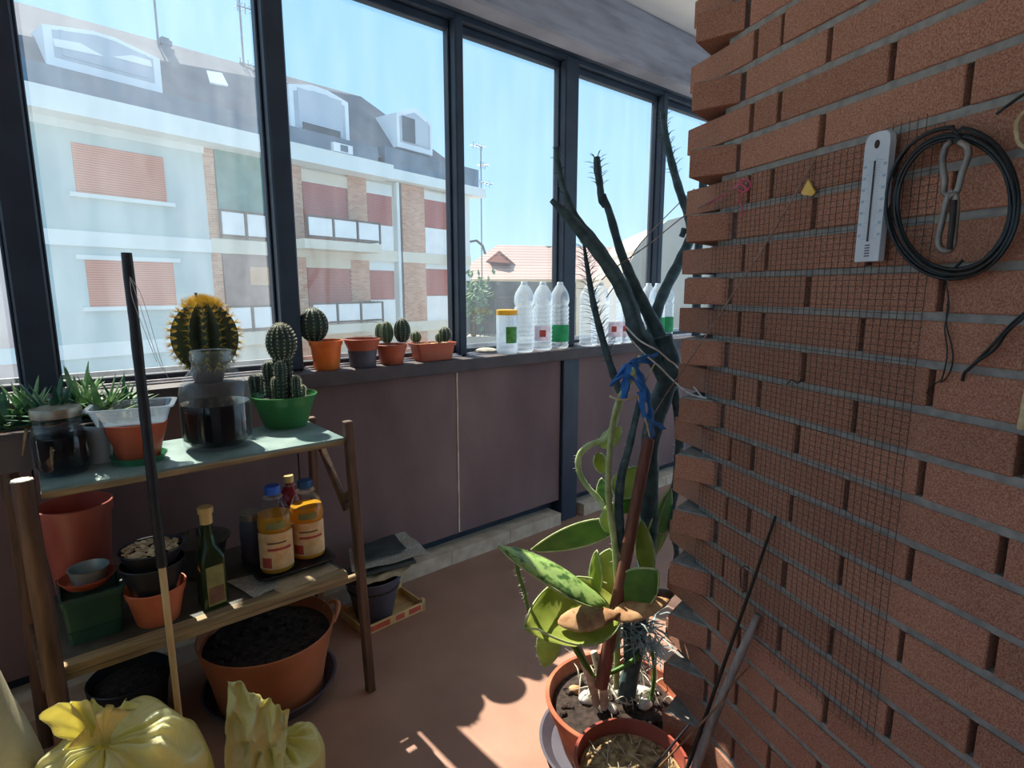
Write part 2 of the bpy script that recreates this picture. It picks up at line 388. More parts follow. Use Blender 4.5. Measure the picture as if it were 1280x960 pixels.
def thing(name, label, cat, loc, group=None):
    o = bpy.data.objects.new(name, None); COL.objects.link(o); o.location = V(loc); o['_w'] = list(V(loc)); o.empty_display_size = .05
    return tag(o, label, cat, group)
def dup(o, loc=None, rz=None, parent=None, label=None, group=None):
    c = o.copy(); COL.objects.link(c)
    if parent is not None: c.parent = parent
    if loc is not None: c.location = V(loc)
    if rz is not None: c.rotation_euler = (0, 0, rz)
    if label: c['label'] = label
    if group: c['group'] = group
    for ch in list(o.children): dup(ch, parent=c)
    return c
def smoothpath(pts, n=6):
    pts = [V(p) for p in pts]; P = [pts[0]*2-pts[1]]+pts+[pts[-1]*2-pts[-2]]; out = []
    for i in range(1, len(P)-2):
        for k in range(n):
            t = k/n; a, b, c, d = P[i-1], P[i], P[i+1], P[i+2]
            out.append(.5*((2*b)+(c-a)*t+(2*a-5*b+4*c-d)*t*t+(3*b-a-3*c+d)*t**3))
    out.append(pts[-1]); return out
def lerpr(rs, n):
    out = []
    for i in range(n):
        t = i/(n-1)*(len(rs)-1); k = min(int(t), len(rs)-2); out.append(rs[k]+(rs[k+1]-rs[k])*(t-k))
    return out
def potprof(rb, rt, h, rim=.02, lip=.006, wall=.004):
    rr = rb+(rt-lip-rb)*(h-rim)/h
    return [(0, 0), (rb*.96, 0), (rb, .003), (rr, h-rim), (rr+lip, h-rim), (rt, h-.002), (rt-.002, h), (rt-wall, h), (rt-wall-lip*.5, h-rim), (rb-wall, .008), (0, .008)]
def soil(mb, c, r, z, amp=.006, lumps=20, seg=28):
    c = V(c)
    mb.lathe([(0, -.012), (r*.97, -.01), (r, 0), (r*.8, .003), (r*.55, .005), (r*.3, .006), (0, .007)], (c.x, c.y, z), seg, mod=lambda a, zz, k: 1+.01*math.sin(5*a))
    for i in range(lumps):
        a = random.random()*2*PI; q = r*.9*math.sqrt(random.random()); s_ = r*random.uniform(.03, .09)
        mb.blob((c.x+q*math.cos(a), c.y+q*math.sin(a), z+.004), s_, s_, s_*.7, 7, .5, 2, seed=i)

# ------------------------------------------------------------------ world and sun
w = bpy.data.worlds.new('sky'); S.world = w; w.use_nodes = True
nt = w.node_tree; nt.nodes.clear()
wo = nt.nodes.new('ShaderNodeOutputWorld'); bg = nt.nodes.new('ShaderNodeBackground')
tc = nt.nodes.new('ShaderNodeTexCoord'); sx = nt.nodes.new('ShaderNodeSeparateXYZ'); cr = nt.nodes.new('ShaderNodeValToRGB')
nt.links.new(tc.outputs['Generated'], sx.inputs[0]); nt.links.new(sx.outputs['Z'], cr.inputs[0]); nt.links.new(cr.outputs[0], bg.inputs[0]); nt.links.new(bg.outputs[0], wo.inputs[0])
e = cr.color_ramp.elements
e[0].position = 0; e[0].color = (.50, .71, .88, 1); e[1].position = 1; e[1].color = (.9, 1.05, 1.2, 1)
x = e.new(.18); x.color = (.35, .60, .88, 1); x = e.new(.45); x.color = (.26, .53, .86, 1); x = e.new(.7); x.color = (.34, .60, .90, 1)
bg.inputs[1].default_value = 1.15
SUN_EL = math.radians(51)
sd = bpy.data.lights.new('sun', 'SUN'); so = bpy.data.objects.new('sun', sd); COL.objects.link(so)
sd.energy = 11; sd.angle = math.radians(.55); sd.color = (1, .93, .82)
sun_dir = V((.03*math.cos(SUN_EL), -.996*math.cos(SUN_EL), -math.sin(SUN_EL)))
so.rotation_euler = sun_dir.to_track_quat('-Z', 'Y').to_euler(); so.location = (0, 5, 8)
S.view_settings.view_transform = 'Standard'; S.view_settings.look = 'None'; S.view_settings.gamma = 1; S.view_settings.use_curve_mapping = False
S.view_settings.exposure = 0.35
S.cycles.transparent_max_bounces = 24; S.cycles.max_bounces = 12; S.cycles.diffuse_bounces = 6

def struct(mb, name, m, parent=None, smooth=None, **k):
    o = mb.build(name, m, parent, smooth=smooth, **k)
    if parent is None: o['kind'] = 'structure'
    return o
# ------------------------------------------------------------------ setting
YS, ZS = 2.12, .985            # sill front edge and height
YF = 2.27                      # window frame plane (inner face)
XA, XB = -1.5, 4.3
CEIL = 2.79
m = MB(); m.box((XA, -1.9, -.12), (XB, 2.5, 0)); struct(m, 'floor', 'floor')
m = MB(); m.box((XA, -1.9, CEIL), (XB, 2.33, CEIL+.15)); struct(m, 'ceiling', 'ceil')
m = MB(); m.box((XA, 2.1, 2.5), (XB, 2.33, CEIL)); m.bevel(.012); struct(m, 'trim_3', 'concrete')
m = MB(); m.box((XA, -1.45, 0), (1.2, -1.3, CEIL)); struct(m, 'wall_back_added', 'ceil')  # unseen wall, added to cut the light from behind
m = MB(); m.box((XA-.12, -1.45, 0), (XA, 2.12, ZS-.05)); m.box((XA-.12, -1.45, 2.5), (XA, 2.12, CEIL)); m.box((XA-.12, -1.45, 0), (XA, -1.2, CEIL)); struct(m, 'wall_left_added', 'panel')  # unseen end wall, added with an opening to let side light in
m = MB()
for y in (-1.2, -.1, 1.0, 2.1): m.box((XA-.09, y-.03, ZS-.05), (XA-.03, y+.03, 2.5))
m.bevel(.004); w9 = struct(m, 'window_9', 'dark'); m = MB(); m.box((XA-.062, -1.2, ZS-.05), (XA-.058, 2.1, 2.5)); m.build('pane', 'pane', w9)  # unseen side window, added to brighten the bricks and the room
# parapet: panels, posts and sill
wf = MB(); wf.box((XA, 2.24, 0), (XB, 2.34, ZS-.055)); wall_front = struct(wf, 'wall_front', 'dark')
xs = [-1.5, -.74, .0, .755, 1.505, 2.2]
for a, b in ((-1.5, -.03), (-.03, .755), (.755, 1.508), (1.512, 2.2), (2.325, 3.1), (3.1, 4.3)):
    p = MB(); p.box((a+.002, 2.175, .125), (b-.002, 2.25, ZS-.058)); p.bevel(.002); p.build('panel', 'panel', wall_front)
p = MB(); p.box((2.2, 2.155, .0), (2.325, 2.25, ZS-.058)); p.bevel(.004); p.build('post', 'dark', wall_front)
p = MB(); p.box((1.506, 2.172, .13), (1.514, 2.18, ZS-.06)); p.build('cover_strip', 'kerb', wall_front)
s_ = MB(); s_.box((XA, YS, ZS-.058), (XB, 2.46, ZS)); s_.bevel(.006, 2); struct(s_, 'trim_1', 'sill')
k = MB()
for i in range(40):
    x0 = XA+(2.17-XA)*i/40; x1 = XA+(2.17-XA)*(i+1)/40
    k.box((x0, 2.13+.004*noise.noise(V((i*.7, 0, 0))), 0), (x1, 2.236, .068+.006*noise.noise(V((i*.5, 3, 0)))))
for i in range(20):
    x0 = 2.36+i*.09; k.box((x0, 2.13+.004*noise.noise(V((i*.7, 9, 0))), 0), (x0+.09, 2.236, .068+.006*noise.noise(V((i*.5, 7, 0)))))
struct(k, 'baseboard_front', 'kerb')
# windows: posts, header, rails, panes
HZ = 2.475
def frame_box(a, b, bev=.004): q = MB(); q.box(a, b); q.bevel(bev); return q
hd = MB(); hd.box((XA, YF-.03, HZ), (XB, YF+.07, 2.505)); hd.box((XA, YF-.06, HZ+.022), (XB, YF+.07, 2.505)); struct(hd, 'trim_2', 'dark')
POSTS = [(-.80, .08), (.02, .085), (.785, .075), (1.595, .045), (2.32, .10), (3.145, .05), (3.95, .1)]
for i, ((xa, wa), (xb, wb)) in enumerate(zip(POSTS, POSTS[1:])):
    dusty = i < 2
    wn = MB(); wn.box((xa-wa/2, YF-.035, ZS), (xa+wa/2, YF+.06, HZ+.02)); wn.bevel(.006)
    wn2 = struct(wn, 'window_%d' % (i+1), 'dark')
    L, R_ = xa+wa/2, xb-wb/2
    r = MB()
    r.box((L, YF, ZS), (R_, YF+.05, ZS+.03)); r.box((L, YF+.01, HZ-.035), (R_, YF+.05, HZ)); r.box((L, YF+.01, ZS), (L+.01, YF+.05, HZ)); r.box((R_-.01, YF+.01, ZS), (R_, YF+.05, HZ))
    r.bevel(.003); r.build('sash', 'dark', wn2)
    t = MB(); t.box((L, YF+.052, ZS), (R_, YF+.06, ZS+.045)); t.box((L, YF-.022, ZS), (R_, YF-.014, ZS+.012)); t.box((L, YF-.05, ZS), (R_, YF-.044, ZS+.006)); t.build('track', 'track', wn2)
    if i == 3:
        t = MB(); t.box((L+.01, YF+.02, ZS+.03), (L+.018, YF+.04, HZ-.04)); t.build('seal', 'track', wn2)
    p = MB(); p.box((L+.02, YF+.028, ZS+.02), (R_-.02, YF+.032, HZ-.02)); p.build('pane', 'pane_dusty' if dusty else 'pane', wn2)
lp = MB(); lp.box((3.9, YF-.035, ZS), (4.0, YF+.06, HZ+.02)); struct(lp, 'window_8', 'dark')

# brick wall
dw = Fh*math.cos(math.radians(17.9))-Rt*math.sin(math.radians(17.9))
wp = Fh*1.045+Rt*.5*1.045
wn_ = V((dw.y, -dw.x, 0))
ST = .0678; JO = .0118
def W(t, z, off=0): q = wp+dw*t-wn_*off; return V((q.x, q.y, z))
def wuv(u, v, off=.0): return onP(u, v, wp-wn_*off, wn_)
def wbox(mb, t0, t1, z0, z1, o0, o1):
    mb.hexa([W(t0, z0, o0), W(t1, z0, o0), W(t1, z0, o1), W(t0, z0, o1)], [W(t0, z1, o0), W(t1, z1, o0), W(t1, z1, o1), W(t0, z1, o1)])
bw = MB(); jt = MB(); mo = MB()
TMIN = -2.2
wbox(jt, TMIN, .2, 0, CEIL, -.10, -.03)
PHI = math.radians(33); fd = dw*math.cos(PHI)-wn_*math.sin(PHI); bd = wn_*math.cos(PHI)+dw*math.sin(PHI)
for kk in range(-19, 22):
    z0 = 1.33+ST*kk+JO/2; z1 = z0+ST-JO
    if z1 < 0.01: continue
    z0 = max(z0, 0); z1 = min(z1, CEIL-.002)
    if z1-z0 < .005: break
    odd = kk % 2 != 0
    js = lambda: random.uniform(-.004, .004)
    jo = lambda: random.uniform(-.0015, .002)
    g = JO*.5
    if odd:
        c0 = W(.197, 0); P2 = lambda a, b, z: V(((c0+fd*a+bd*b).x, (c0+fd*a+bd*b).y, z))
        L_ = .1+js()*.6
        q = [(0, 0), (L_, 0), (L_, .2), (0.02, .2)]
        bw.hexa([P2(a, b, z0) for a, b in q], [P2(a, b, z1) for a, b in q])
        mo.hexa([P2(a, b, z1) for a, b in [(.004, .004), (L_-.003, .004), (L_-.003, .19), (.03, .19)]], [P2(a, b, z1+.003) for a, b in [(.004, .006), (L_-.005, .006), (L_-.006, .18), (.03, .18)]])
        edges = [.19, -.018]+[-.018-.2357*i for i in range(1, 10)]
        edges = [edges[0]]+[x+js() for x in edges[1:]]
    else:
        e2 = .159+js(); e3 = .09+js()
        wbox(bw, e2+g, 0.37+js(), z0, z1, jo(), -.105)
        edges = [e2, e3]+[-.134-.2357*i+js() for i in range(0, 10)]
    for a, b in zip(edges, edges[1:]):
        b = max(b, TMIN)
        if a-b > .03: wbox(bw, b+g, a-g*.8, z0, z1, jo(), -.105)
    zb = z0-JO
    if zb > 0: wbox(mo, TMIN, .245 if kk > -3 else .26, zb-.001, zb+JO+.001, -.0035, -.104)
bw.bevel(.0016)
wall_right = struct(bw, 'wall_right', 'brick')
mo.build('mortar', 'mortar', wall_right); jt.build('joint', 'joint', wall_right)
# ------------------------------------------------------------------ outdoors: the block across the street
fa = math.radians(36.3)
df = Fh*math.cos(fa)+Rt*math.sin(fa); nf = V((df.y, -df.x, 0))
FP = Fh*16.4+Rt*((155-640)/722.7*16.4)
GZ = -6.6
def Fc(s, o, z): q = FP+df*s+nf*o; return V((q.x, q.y, z))
def fuv(u, v, o=0):
    q = onP(u, v, FP+nf*o, nf); return ((q-FP).dot(df), q.z)
FR = Matrix(((df.x, -nf.x, 0), (df.y, -nf.y, 0), (0, 0, 1)))      # local x = along facade, y = inwards
bld = thing('apartment_block', 'long apartment block across the street, pale blue and brick with mansard roof', 'building', Fc(6, 0, GZ))
bld.rotation_euler = FR.to_euler()
def fb(mb, s0, s1, o0, o1, z0, z1): mb.box((s0-6, -o0, z0-GZ), (s1-6, -o1, z1-GZ))
def fpart(name, mt, boxes, parent=None, label=None):
    q = MB()
    for b in boxes: fb(q, *b)
    o = q.build(name, mt, parent or bld, world=False)
    if label: o['label'] = label
    return o
SA, SB = -9.0, 15.1
fpart('wall', 'fa_blue', [(-2.05, 2.53, 0, -8, GZ, 5.7)], label='pale blue wall')
fpart('wall', 'pinkwall', [(SA, -2.5, .02, -8, GZ, 5.7)], label='pale pink wall'); fpart('corner_strip', 'fa_pale', [(-2.5, -2.05, .06, -8, GZ, 5.7)])
fpart('wall', 'fa_cream', [(2.53, SB, -.12, -8, GZ, 5.7)], label='cream wall')
for z in (5.42, 2.45, -.55): fpart('floor_band', 'fa_pale', [(SA, 2.55, .05, -.05, z, z+.4 if z < 5 else 5.65)])
for z in (2.45, -.55): fpart('floor_band', 'fa_cream', [(2.55, SB+.02, .06, -.2, z, z+.45)])
for a, b in ((2.53, 2.86), (5.45, 5.95), (7.95, 8.85), (10.72, 12.06)):
    fpart('brick_pier', 'fa_brick', [(a, b, 0, -.2, GZ, 5.7)])
fpart('corner_strip', 'fa_pale', [(14.55, SB+.01, .02, -.2, GZ, 5.75)])
def shutter(s0, s1, z0, z1, mt, lintel=None):
    o = fpart('window_shutter', mt, [(s0, s1, -.05, -.16, z0, z1)])
    return o
for z in (0, -3.0):
    for (s0, s1) in ((-.86, 1.37),):
        shutter(s0, s1, 3.83+z, 5.1+z, 'shutter').location.y -= .07
        fpart('window_sill', 'fa_pale', [(s0-.18, s1+.18, .12, -.05, 3.72+z, 3.83+z)])
        if z < 0: fpart('window_lintel', 'fa_pale', [(s0-.2, s1+.2, .06, -.05, 5.1+z, 5.22+z)])
shutter(-6.2, -4.2, 3.83, 5.1, 'shutter').location.y -= .07
for z in (0, -3.02):
    shutter(6.02, 7.93, 3.0+z, 5.12+z, 'shutter_red'); fpart('window_lintel', 'fa_cream', [(5.95, 7.95, -.02, -.14, 5.12+z, 5.55+z)])
    shutter(8.88, 10.2, 3.92+z, 5.1+z, 'shutter_red'); fpart('window_apron', 'rail_white', [(8.88, 10.2, -.02, -.14, 2.9+z, 3.9+z)])
    fpart('window_lintel', 'fa_pale', [(8.85, 10.2, -.02, -.14, 5.1+z, 5.55+z)])
    shutter(12.1, 14.5, 4.05+z, 5.25+z, 'shutter_red'); fpart('window_apron', 'rail_white', [(12.1, 14.5, -.02, -.14, 2.9+z, 4.03+z)])
    fpart('window_lintel', 'fa_pale', [(12.06, 14.5, -.02, -.14, 5.25+z, 5.6+z)])
fpart('drain_pipe', 'fa_pale', [(10.35, 10.5, .1, -.12, GZ, 5.7)]); fpart('drain_pipe', 'rail_dark', [(10.55, 10.62, .08, -.12, GZ, 5.7)])
# loggias on the left, projecting balconies on the right
fpart('awning', 'awning_green', [(2.9, 5.4, .02, -.1, 3.75, 5.68)])
fpart('blind', 'blind_brown', [(2.9, 5.4, .02, -.1, .55, 2.5)]); fpart('cloth', 'blind_tan', [(3.75, 4.75, .06, .03, 1.45, 2.05)])
def railing(name, s0, s1, n, o, z0, z1, side=True):
    r = fpart(name, 'rail_dark', [(s0, s1, o, o-.06, z1-.05, z1)]+[(s0, s1, o, o-.06, z0, z0+.05)]+[(s0+(s1-s0)*i/n-.03, s0+(s1-s0)*i/n+.03, o, o-.06, z0-.05, z1) for i in range(n+1)]+([(s1-.06, s1, o, -.1, z1-.05, z1), (s1-.06, s1, o, -.1, z0, z0+.05)] if side else []))
    for i in range(n):
        a = s0+(s1-s0)*i/n; b = s0+(s1-s0)*(i+1)/n
        fpart('rail_panel', 'rail_white', [(a+.06, b-.06, o-.02, o-.05, z0+.07, z1-.07)], r)
    if side: fpart('rail_panel', 'rail_dark', [(s1-.05, s1-.02, o-.1, -.1, z0+.07, z1-.07)], r)
    return r
railing('balcony_railing', 2.87, 5.42, 3, .1, 2.98, 3.82, False); railing('balcony_railing', 2.87, 5.42, 3, .1, -.05, .78, False)
OB = 1.1
a0, zt = fuv(384, 270, OB); a1, zt1 = fuv(475, 278, OB); _, zb0 = fuv(470, 305, OB)
for dz in (0, -2.98):
    fpart('balcony_slab', 'fa_cream', [(a0-.15, a1+.05, OB, -.1, zb0-.32+dz, zb0+dz)])
    railing('balcony_railing', a0, a1, 3, OB, zb0+.06+dz, zt1-.02+dz)
# cornice and mansard roof
c1, _ = fuv(492, 205, .8)
fpart('cornice', 'fa_pale', [(SA, c1, .8, -.3, 5.62, 6.16)]); fpart('cornice', 'fa_pale', [(c1, SB+.75, .45, -.3, 5.72, 6.12)])
fpart('gutter', 'gutter', [(SA, c1-.6, .6, -.2, 6.16, 6.72)]); fpart('gutter', 'gutter', [(c1, SB+.35, .32, -.2, 6.12, 6.95)])
rf = MB()
q = lambda s, o, z: V((s-6, -o, z-GZ))
rA = [q(SA, .2, 6.5), q(SB+.2, .2, 6.5), q(SB+.2, -8, 6.5), q(SA, -8, 6.5)]
rB = [q(SA, -2.2, 8.6), q(10.6, -2.2, 9.5), q(10.6, -6, 9.5), q(SA, -6, 8.6)]
rf.hexa(rA, rB); rf.build('roof', 'roof', bld, world=False)
def dormer(s0, s1, zb, zs, zp, flat, off, shm, big=False):
    d = MB(); mid = (s0+s1)/2
    out = [(s0, zb), (s1, zb), (s1, zs), (mid+flat, zp), (mid-flat, zp), (s0, zs)]
    d.hexa([q(a, off, b) for a, b in out], [q(a, off-2.4, b) for a, b in out])
    o = d.build('dormer', 'dormer', bld, world=False)
    f = MB(); k = .86; zc = zb+.45
    inn = [(mid+(a-mid)*k, zc+(b-zc)*k if b > zb+.01 else zb+.22) for a, b in out]
    f.hexa([q(a, off+.015, b) for a, b in inn], [q(a, off-.05, b) for a, b in inn]); f.build('gable_face', 'dormer_grey', o, world=False)
    zw = zs-.02
    g_ = MB(); fb(g_, mid+(s0-mid)*.74, mid+(s1-mid)*.74, off+.03, off-.05, zb+.3, zw); g_.build('dormer_shutter', shm, o, world=False)
    return o
do = -.1
def dz(u, v): return fuv(u, v, do)
s0, _ = dz(362, 130); s1, _ = dz(436, 150); _, zb = dz(400, 176); _, zp = dz(395, 108); _, zs = dz(434, 128)
d1 = dormer(s0, s1, zb, zs, zp, .35, do, 'shutter_grey')
g_ = MB(); fb(g_, s0+.45, s1-.45, do+.05, do-.05, zb+.25, zb+.5); g_.build('planter_box', 'win_dark', d1, world=False)
s0, _ = dz(496, 150); s1, _ = dz(540, 165); _, zb = dz(515, 188); _, zp = dz(517, 135); _, zs = dz(538, 154)
d2 = dormer(s0, s1, zb, zs, zp, .03, do, 'shutter_grey')
g_ = MB(); fb(g_, s0+.27, (s0+s1)/2-.05, do+.06, do-.05, zb+.3, zs-.08); g_.build('open_window', 'win_dark', d2, world=False)
s0, _ = dz(56, 60); s1, _ = dz(202, 100); _, zb = dz(130, 98); _, zp = dz(128, 42); _, zs = dz(195, 72)
d3 = dormer(s0, s1, zb, zs, zp, .25, do, 'dormer_grey')
for tri in (((66, 48), (100, 54), (130, 71), (68, 58)), ((140, 71), (165, 69), (188, 76), (190, 84))):
    g_ = MB(); pp = [fuv(u, v, do+.03) for u, v in tri]
    g_.hexa([q(a, do+.05, b) for a, b in pp], [q(a, do-.02, b) for a, b in pp]); g_.build('gable_light', 'dormer', d3, world=False)
# skylight, chimney, cooling unit
def roof_pt(u, v):
    """a point on the front slope of the roof"""
    a, b = V(Fc(-2, .2, 6.5)), V(Fc(8, .2, 6.5)); c = V(Fc(8, -2.2, 9.28)); n_ = (b-a).cross(c-a).normalized(); return onP(u, v, a, n_), n_
def to_l(p): d_ = V(p)-Fc(6, 0, GZ); return V((d_.dot(df), -d_.dot(nf), d_.z))
pp = [roof_pt(u, v)[0] for u, v in ((262, 107), (284, 111), (276, 95), (257, 92))]; rn_ = roof_pt(260, 100)[1]
if rn_.z < 0: rn_ = -rn_
sk = MB(); sk.hexa([to_l(p-rn_*.05) for p in pp], [to_l(p+rn_*.12) for p in pp]); sk.build('skylight', 'dormer', bld, world=False)
ca, cz = fuv(208, 72, -2.0); _, cz2 = fuv(208, 48, -2.0)
ch = MB(); fb(ch, ca-.13, ca+.13, -1.9, -2.16, cz-.4, cz2-.22); fb(ch, ca-.2, ca+.2, -1.85, -2.2, cz2-.42, cz2-.32); fb(ch, ca-.16, ca+.16, -1.87, -2.19, cz2-.22, cz2-.08); fb(ch, ca-.11, ca+.11, -1.93, -2.13, cz2-.05, cz2); ch.build('chimney', 'gutter', bld, world=False)
aa, az_ = fuv(416, 186, .7); ab, _ = fuv(440, 188, .7)
ac = fpart('cooling_unit', 'dormer', [(aa, ab, .75, .4, 6.2, 6.5)]); fpart('fan_grille', 'gutter', [(aa+.3, aa+.62, .77, .74, 6.24, 6.46)], ac)
# gooseneck lamp on the corner
lm = MB(); lm.tube([q(15.1, .0, 3.6), q(15.5, .1, 3.68), q(15.85, .2, 3.45), q(16.0, .25, 3.05)], .06, 6); lm.build('corner_lamp', 'rail_dark', bld, world=False)

def antenna(label, px, vtop, vbot, off, arms, base_z=None):
    s, zt_ = fuv(px, max(vtop, 2), off); _, zb_ = fuv(px, vbot, off)
    if vtop <= 0: zt_ += 1.5
    p0 = Fc(s, off, zb_ if base_z is None else base_z)
    t = thing('roof_antenna', label, 'antenna', p0, 'antennas on the roofs')
    q_ = MB(); q_.tube([p0, Fc(s, off, zt_)], .035, 6); q_.build('mast', 'antenna', t)
    for (v, L, n) in arms:
        _, z = fuv(px, v, off); q_ = MB()
        q_.tube([Fc(s-L*.2, off, z), Fc(s+L, off+.2, z-.02)], .022, 5)
        for i in range(n): a = s-L*.15+L*1.1*i/max(1, n-1); q_.tube([Fc(a, off-.25, z), Fc(a, off+.3, z)], .014, 4); q_.tube([Fc(a, off, z-.18), Fc(a, off, z+.18)], .014, 4)
        q_.build('aerial', 'antenna', t)
antenna('thin antenna mast beside the roof chimney', 193, 0, 74, -1.9, [])
antenna('antenna mast with short aerials near the thick window post', 299, 0, 96, -2.2, [(8, .5, 3), (78, .8, 4)])
antenna('free tall antenna with three aerials right of the apartment block', 601, 182, 300, -3, [(184, -.7, 4), (206, .4, 5), (228, .8, 4)], GZ)

# ---- street and farther buildings
m = MB(); m.box((-90, 2.6, GZ-.3), (110, 160, GZ)); gr = m.build('street_ground', 'street'); gr['kind'] = 'structure'
def far_house():
    D = 34
    P = lambda u, v, d=D: onD(u, v, d)
    t = thing('tiled_house', 'low house with pinkish tiled roof between the window posts', 'house', V((P(660, 400).x, P(660, 400).y, GZ)))
    eL, eR = P(560, 349, D), P(812, 349, D+2); rL, rR = P(622, 306, D+6), P(800, 310, D+8)
    r = MB(); back = V((Fh.x, Fh.y, 0))*12
    lo = [eL, eR, eR+back, eL+back]; th = V((0, 0, .25))
    r.hexa(lo, [rL, rR, rR+V((.5, .5, 0)), rL+V((.5, .5, 0))]); r.build('roof', 'tiles', t)
    g = MB(); d = D+3.0
    a, b, c = P(606, 328, d), P(624, 313, d-.5), P(645, 331, d)
    g.hexa([a, c, b], [a+back*.2, c+back*.2, b+back*.2]); go = g.build('gable', 'tiles', t)
    g = MB(); a2, b2, c2 = P(611, 327, d-.7), P(624, 318, d-.7), P(638, 329, d-.7); g.hexa([a2, c2, b2], [a2+back*.05, c2+back*.05, b2+back*.05]); g.build('gable_wall', 'shutter', go)
    wl = MB(); fwd = V((Fh.x, Fh.y, 0))*.6
    w0 = [eL+fwd, eR+fwd, eR+back, eL+back]
    wl.hexa([V((p.x, p.y, GZ)) for p in w0], w0); wl.build('wall', 'fa_cream', t)
    c_ = MB(); p = P(686, 312, D+7); c_.box((p.x-.5, p.y-.4, p.z-1.2), (p.x+.5, p.y+.4, p.z+.2)); c_.build('chimney', 'beige', t)
far_house()
def gable_house():
    D = 24
    P = lambda u, v, d=D: onD(u, v, d)
    t = thing('beige_building', 'plain beige rendered building with curved gable behind the cactus', 'building', V((P(830, 400).x, P(830, 400).y, GZ)))
    w_ = MB(); back = V((Fh.x, Fh.y, 0))*9
    pts = [P(778, 345), P(793, 318), P(812, 297), P(835, 281), P(858, 275), P(890, 282), P(920, 300), P(930, 330)]
    lo = [V((pts[-1].x, pts[-1].y, GZ)), V((pts[0].x, pts[0].y, GZ))]
    ring = pts+lo
    w_.hexa(ring, [p+back for p in ring]); w_.build('wall', 'beige', t)
    r = MB(); up = V((0, 0, .18))
    for a, b in zip(pts[1:], pts[2:]): r.hexa([a, b, b+back, a+back], [a+up, b+up, b+back+up, a+back+up])
    r.build('roof_edge', 'beige', t)
gable_house()
# terrace railing and bush seen low through the third window
tp = onD(612, 385, 15)
t = thing('terrace', 'low terrace with railing and brick wall below the tiled house', 'terrace', V((tp.x, tp.y, GZ)))
q_ = MB(); a, b = onD(583, 421, 15), onD(720, 421, 15.5); bk = V((Fh.x, Fh.y, 0))*5
lo = [a, b, b+bk, a+bk]; q_.hexa([V((p.x, p.y, GZ)) for p in lo], lo); q_.build('terrace_wall', 'beige', t)
q_ = MB(); a, b = onD(583, 420, 16), onD(720, 420, 16.5); c, d = onD(583, 351, 16), onD(720, 353, 16.5); q_.hexa([a, b, b+bk*.04, a+bk*.04], [c, d, d+bk*.04, c+bk*.04]); q_.build('garden_wall', 'backdrop', t)
q_ = MB(); a, b = onD(583, 372, 15.2), onD(720, 372, 15.7); c = onD(583, 418, 15.2)
q_.tube([a, b], .03, 5)
for i in range(26):
    p = a.lerp(b, i/25); q_.tube([p, V((p.x, p.y, c.z-.1))], .015, 4)
q_.build('railing', 'rail_dark', t)
tb = onD(592, 400, 15.1)
tz = onD(592, 421, 15.1).z; bt = thing('shrub', 'grey green shrub on the terrace beside the thin window post', 'shrub', V((tb.x, tb.y, tz)))
q_ = MB()
for i in range(300):
    c = onD(random.gauss(594, 9), random.gauss(376, 13), 15+random.uniform(-.6, .6)); d = V((random.gauss(0, 1), random.gauss(0, 1), random.gauss(.3, 1))).normalized()
    q_.tube([c, c+d*.09, c+d*.2], [.01, .06, .004], 4, .25)
q_.build('foliage', 'bush', bt)
q_ = MB(); q_.tube([V((tb.x, tb.y, tz)), onD(592, 385, 15.1)], .05, 6); q_.build('stem', 'wood_dark', bt)
# ------------------------------------------------------------------ the ladder shelf
ZT, ZM = .85, .42
SF, SBK = 1.635, 1.95
t = thing('plant_shelf', 'dark wooden two-tier plant stand with oilcloth top below the windows', 'shelf', (.34, 1.79, 0))
q_ = MB(); q_.box((-.012, SF, ZT-.006), (.712, SBK, ZT)); top = q_.build('top_board', 'shelf_top', t)
q_ = MB(); q_.box((-.014, SF-.003, ZT-.022), (.714, SBK, ZT-.006)); q_.bevel(.003); q_.build('board_edge', 'wood_shelf', top)
q_ = MB(); q_.box((-.02, SF-.02, ZM-.02), (.69, SBK+.09, ZM)); q_.bevel(.003); lb_ = q_.build('lower_board', 'board_dark', t); q_ = MB(); q_.box((-.022, SF-.024, ZM-.021), (.692, SF+.012, ZM+.0015)); q_.bevel(.002); q_.build('board_edge', 'wood_shelf', lb_)
q_ = MB(); q_.tube(smoothpath([(-.03, 1.585, 0), (-.033, 1.595, .3), (-.038, 1.605, .6), (-.042, 1.615, .885)], 4), .021, 10); l = q_.build('leg', 'wood_dark', t, smooth=50)
q_ = MB(); q_.tube([(-.042, 1.615, .885), (-.042, 1.615, .888)], .0195, 10); q_.build('cut_end', 'cut_wood', l)
q_ = MB(); q_.tube([(-.078, 1.985, 0), (-.075, 1.985, .92)], .02, 10); q_.build('leg', 'wood_dark', t, smooth=50)
for zz in (.38, .80): q_ = MB(); q_.tube([(-.05, 1.61, zz), (-.076, 1.985, zz)], .009, 8); q_.build('side_rail', 'wood_dark', t, smooth=50)
def beam(name, a, b, w_, d_, mt, parent=None, xax=V((1, 0, 0)), **k):
    a, b = V(a), V(b); z = (b-a).normalized(); x = (xax-z*xax.dot(z)).normalized(); y = z.cross(x)
    q_ = MB(); q_.hexa([a+x*sx*w_/2+y*sy*d_/2 for sx, sy in ((-1, -1), (1, -1), (1, 1), (-1, 1))], [b+x*sx*w_/2+y*sy*d_/2 for sx, sy in ((-1, -1), (1, -1), (1, 1), (-1, 1))]); q_.bevel(.003)
    return q_.build(name, mt, parent, **k)
beam('leg', (.738, 1.585, 0), (.727, 1.64, .9), .026, .03, 'wood_dark', t)
beam('leg', (.73, 1.98, 0), (.728, 1.94, .86), .026, .03, 'wood_dark', t)
beam('brace', (.728, 1.92, .82), (.728, 1.68, .6), .018, .028, 'wood_dark', t)
beam('brace', (.728, 1.70, .63), (.728, 1.64, .66), .02, .03, 'wood_dark', t)
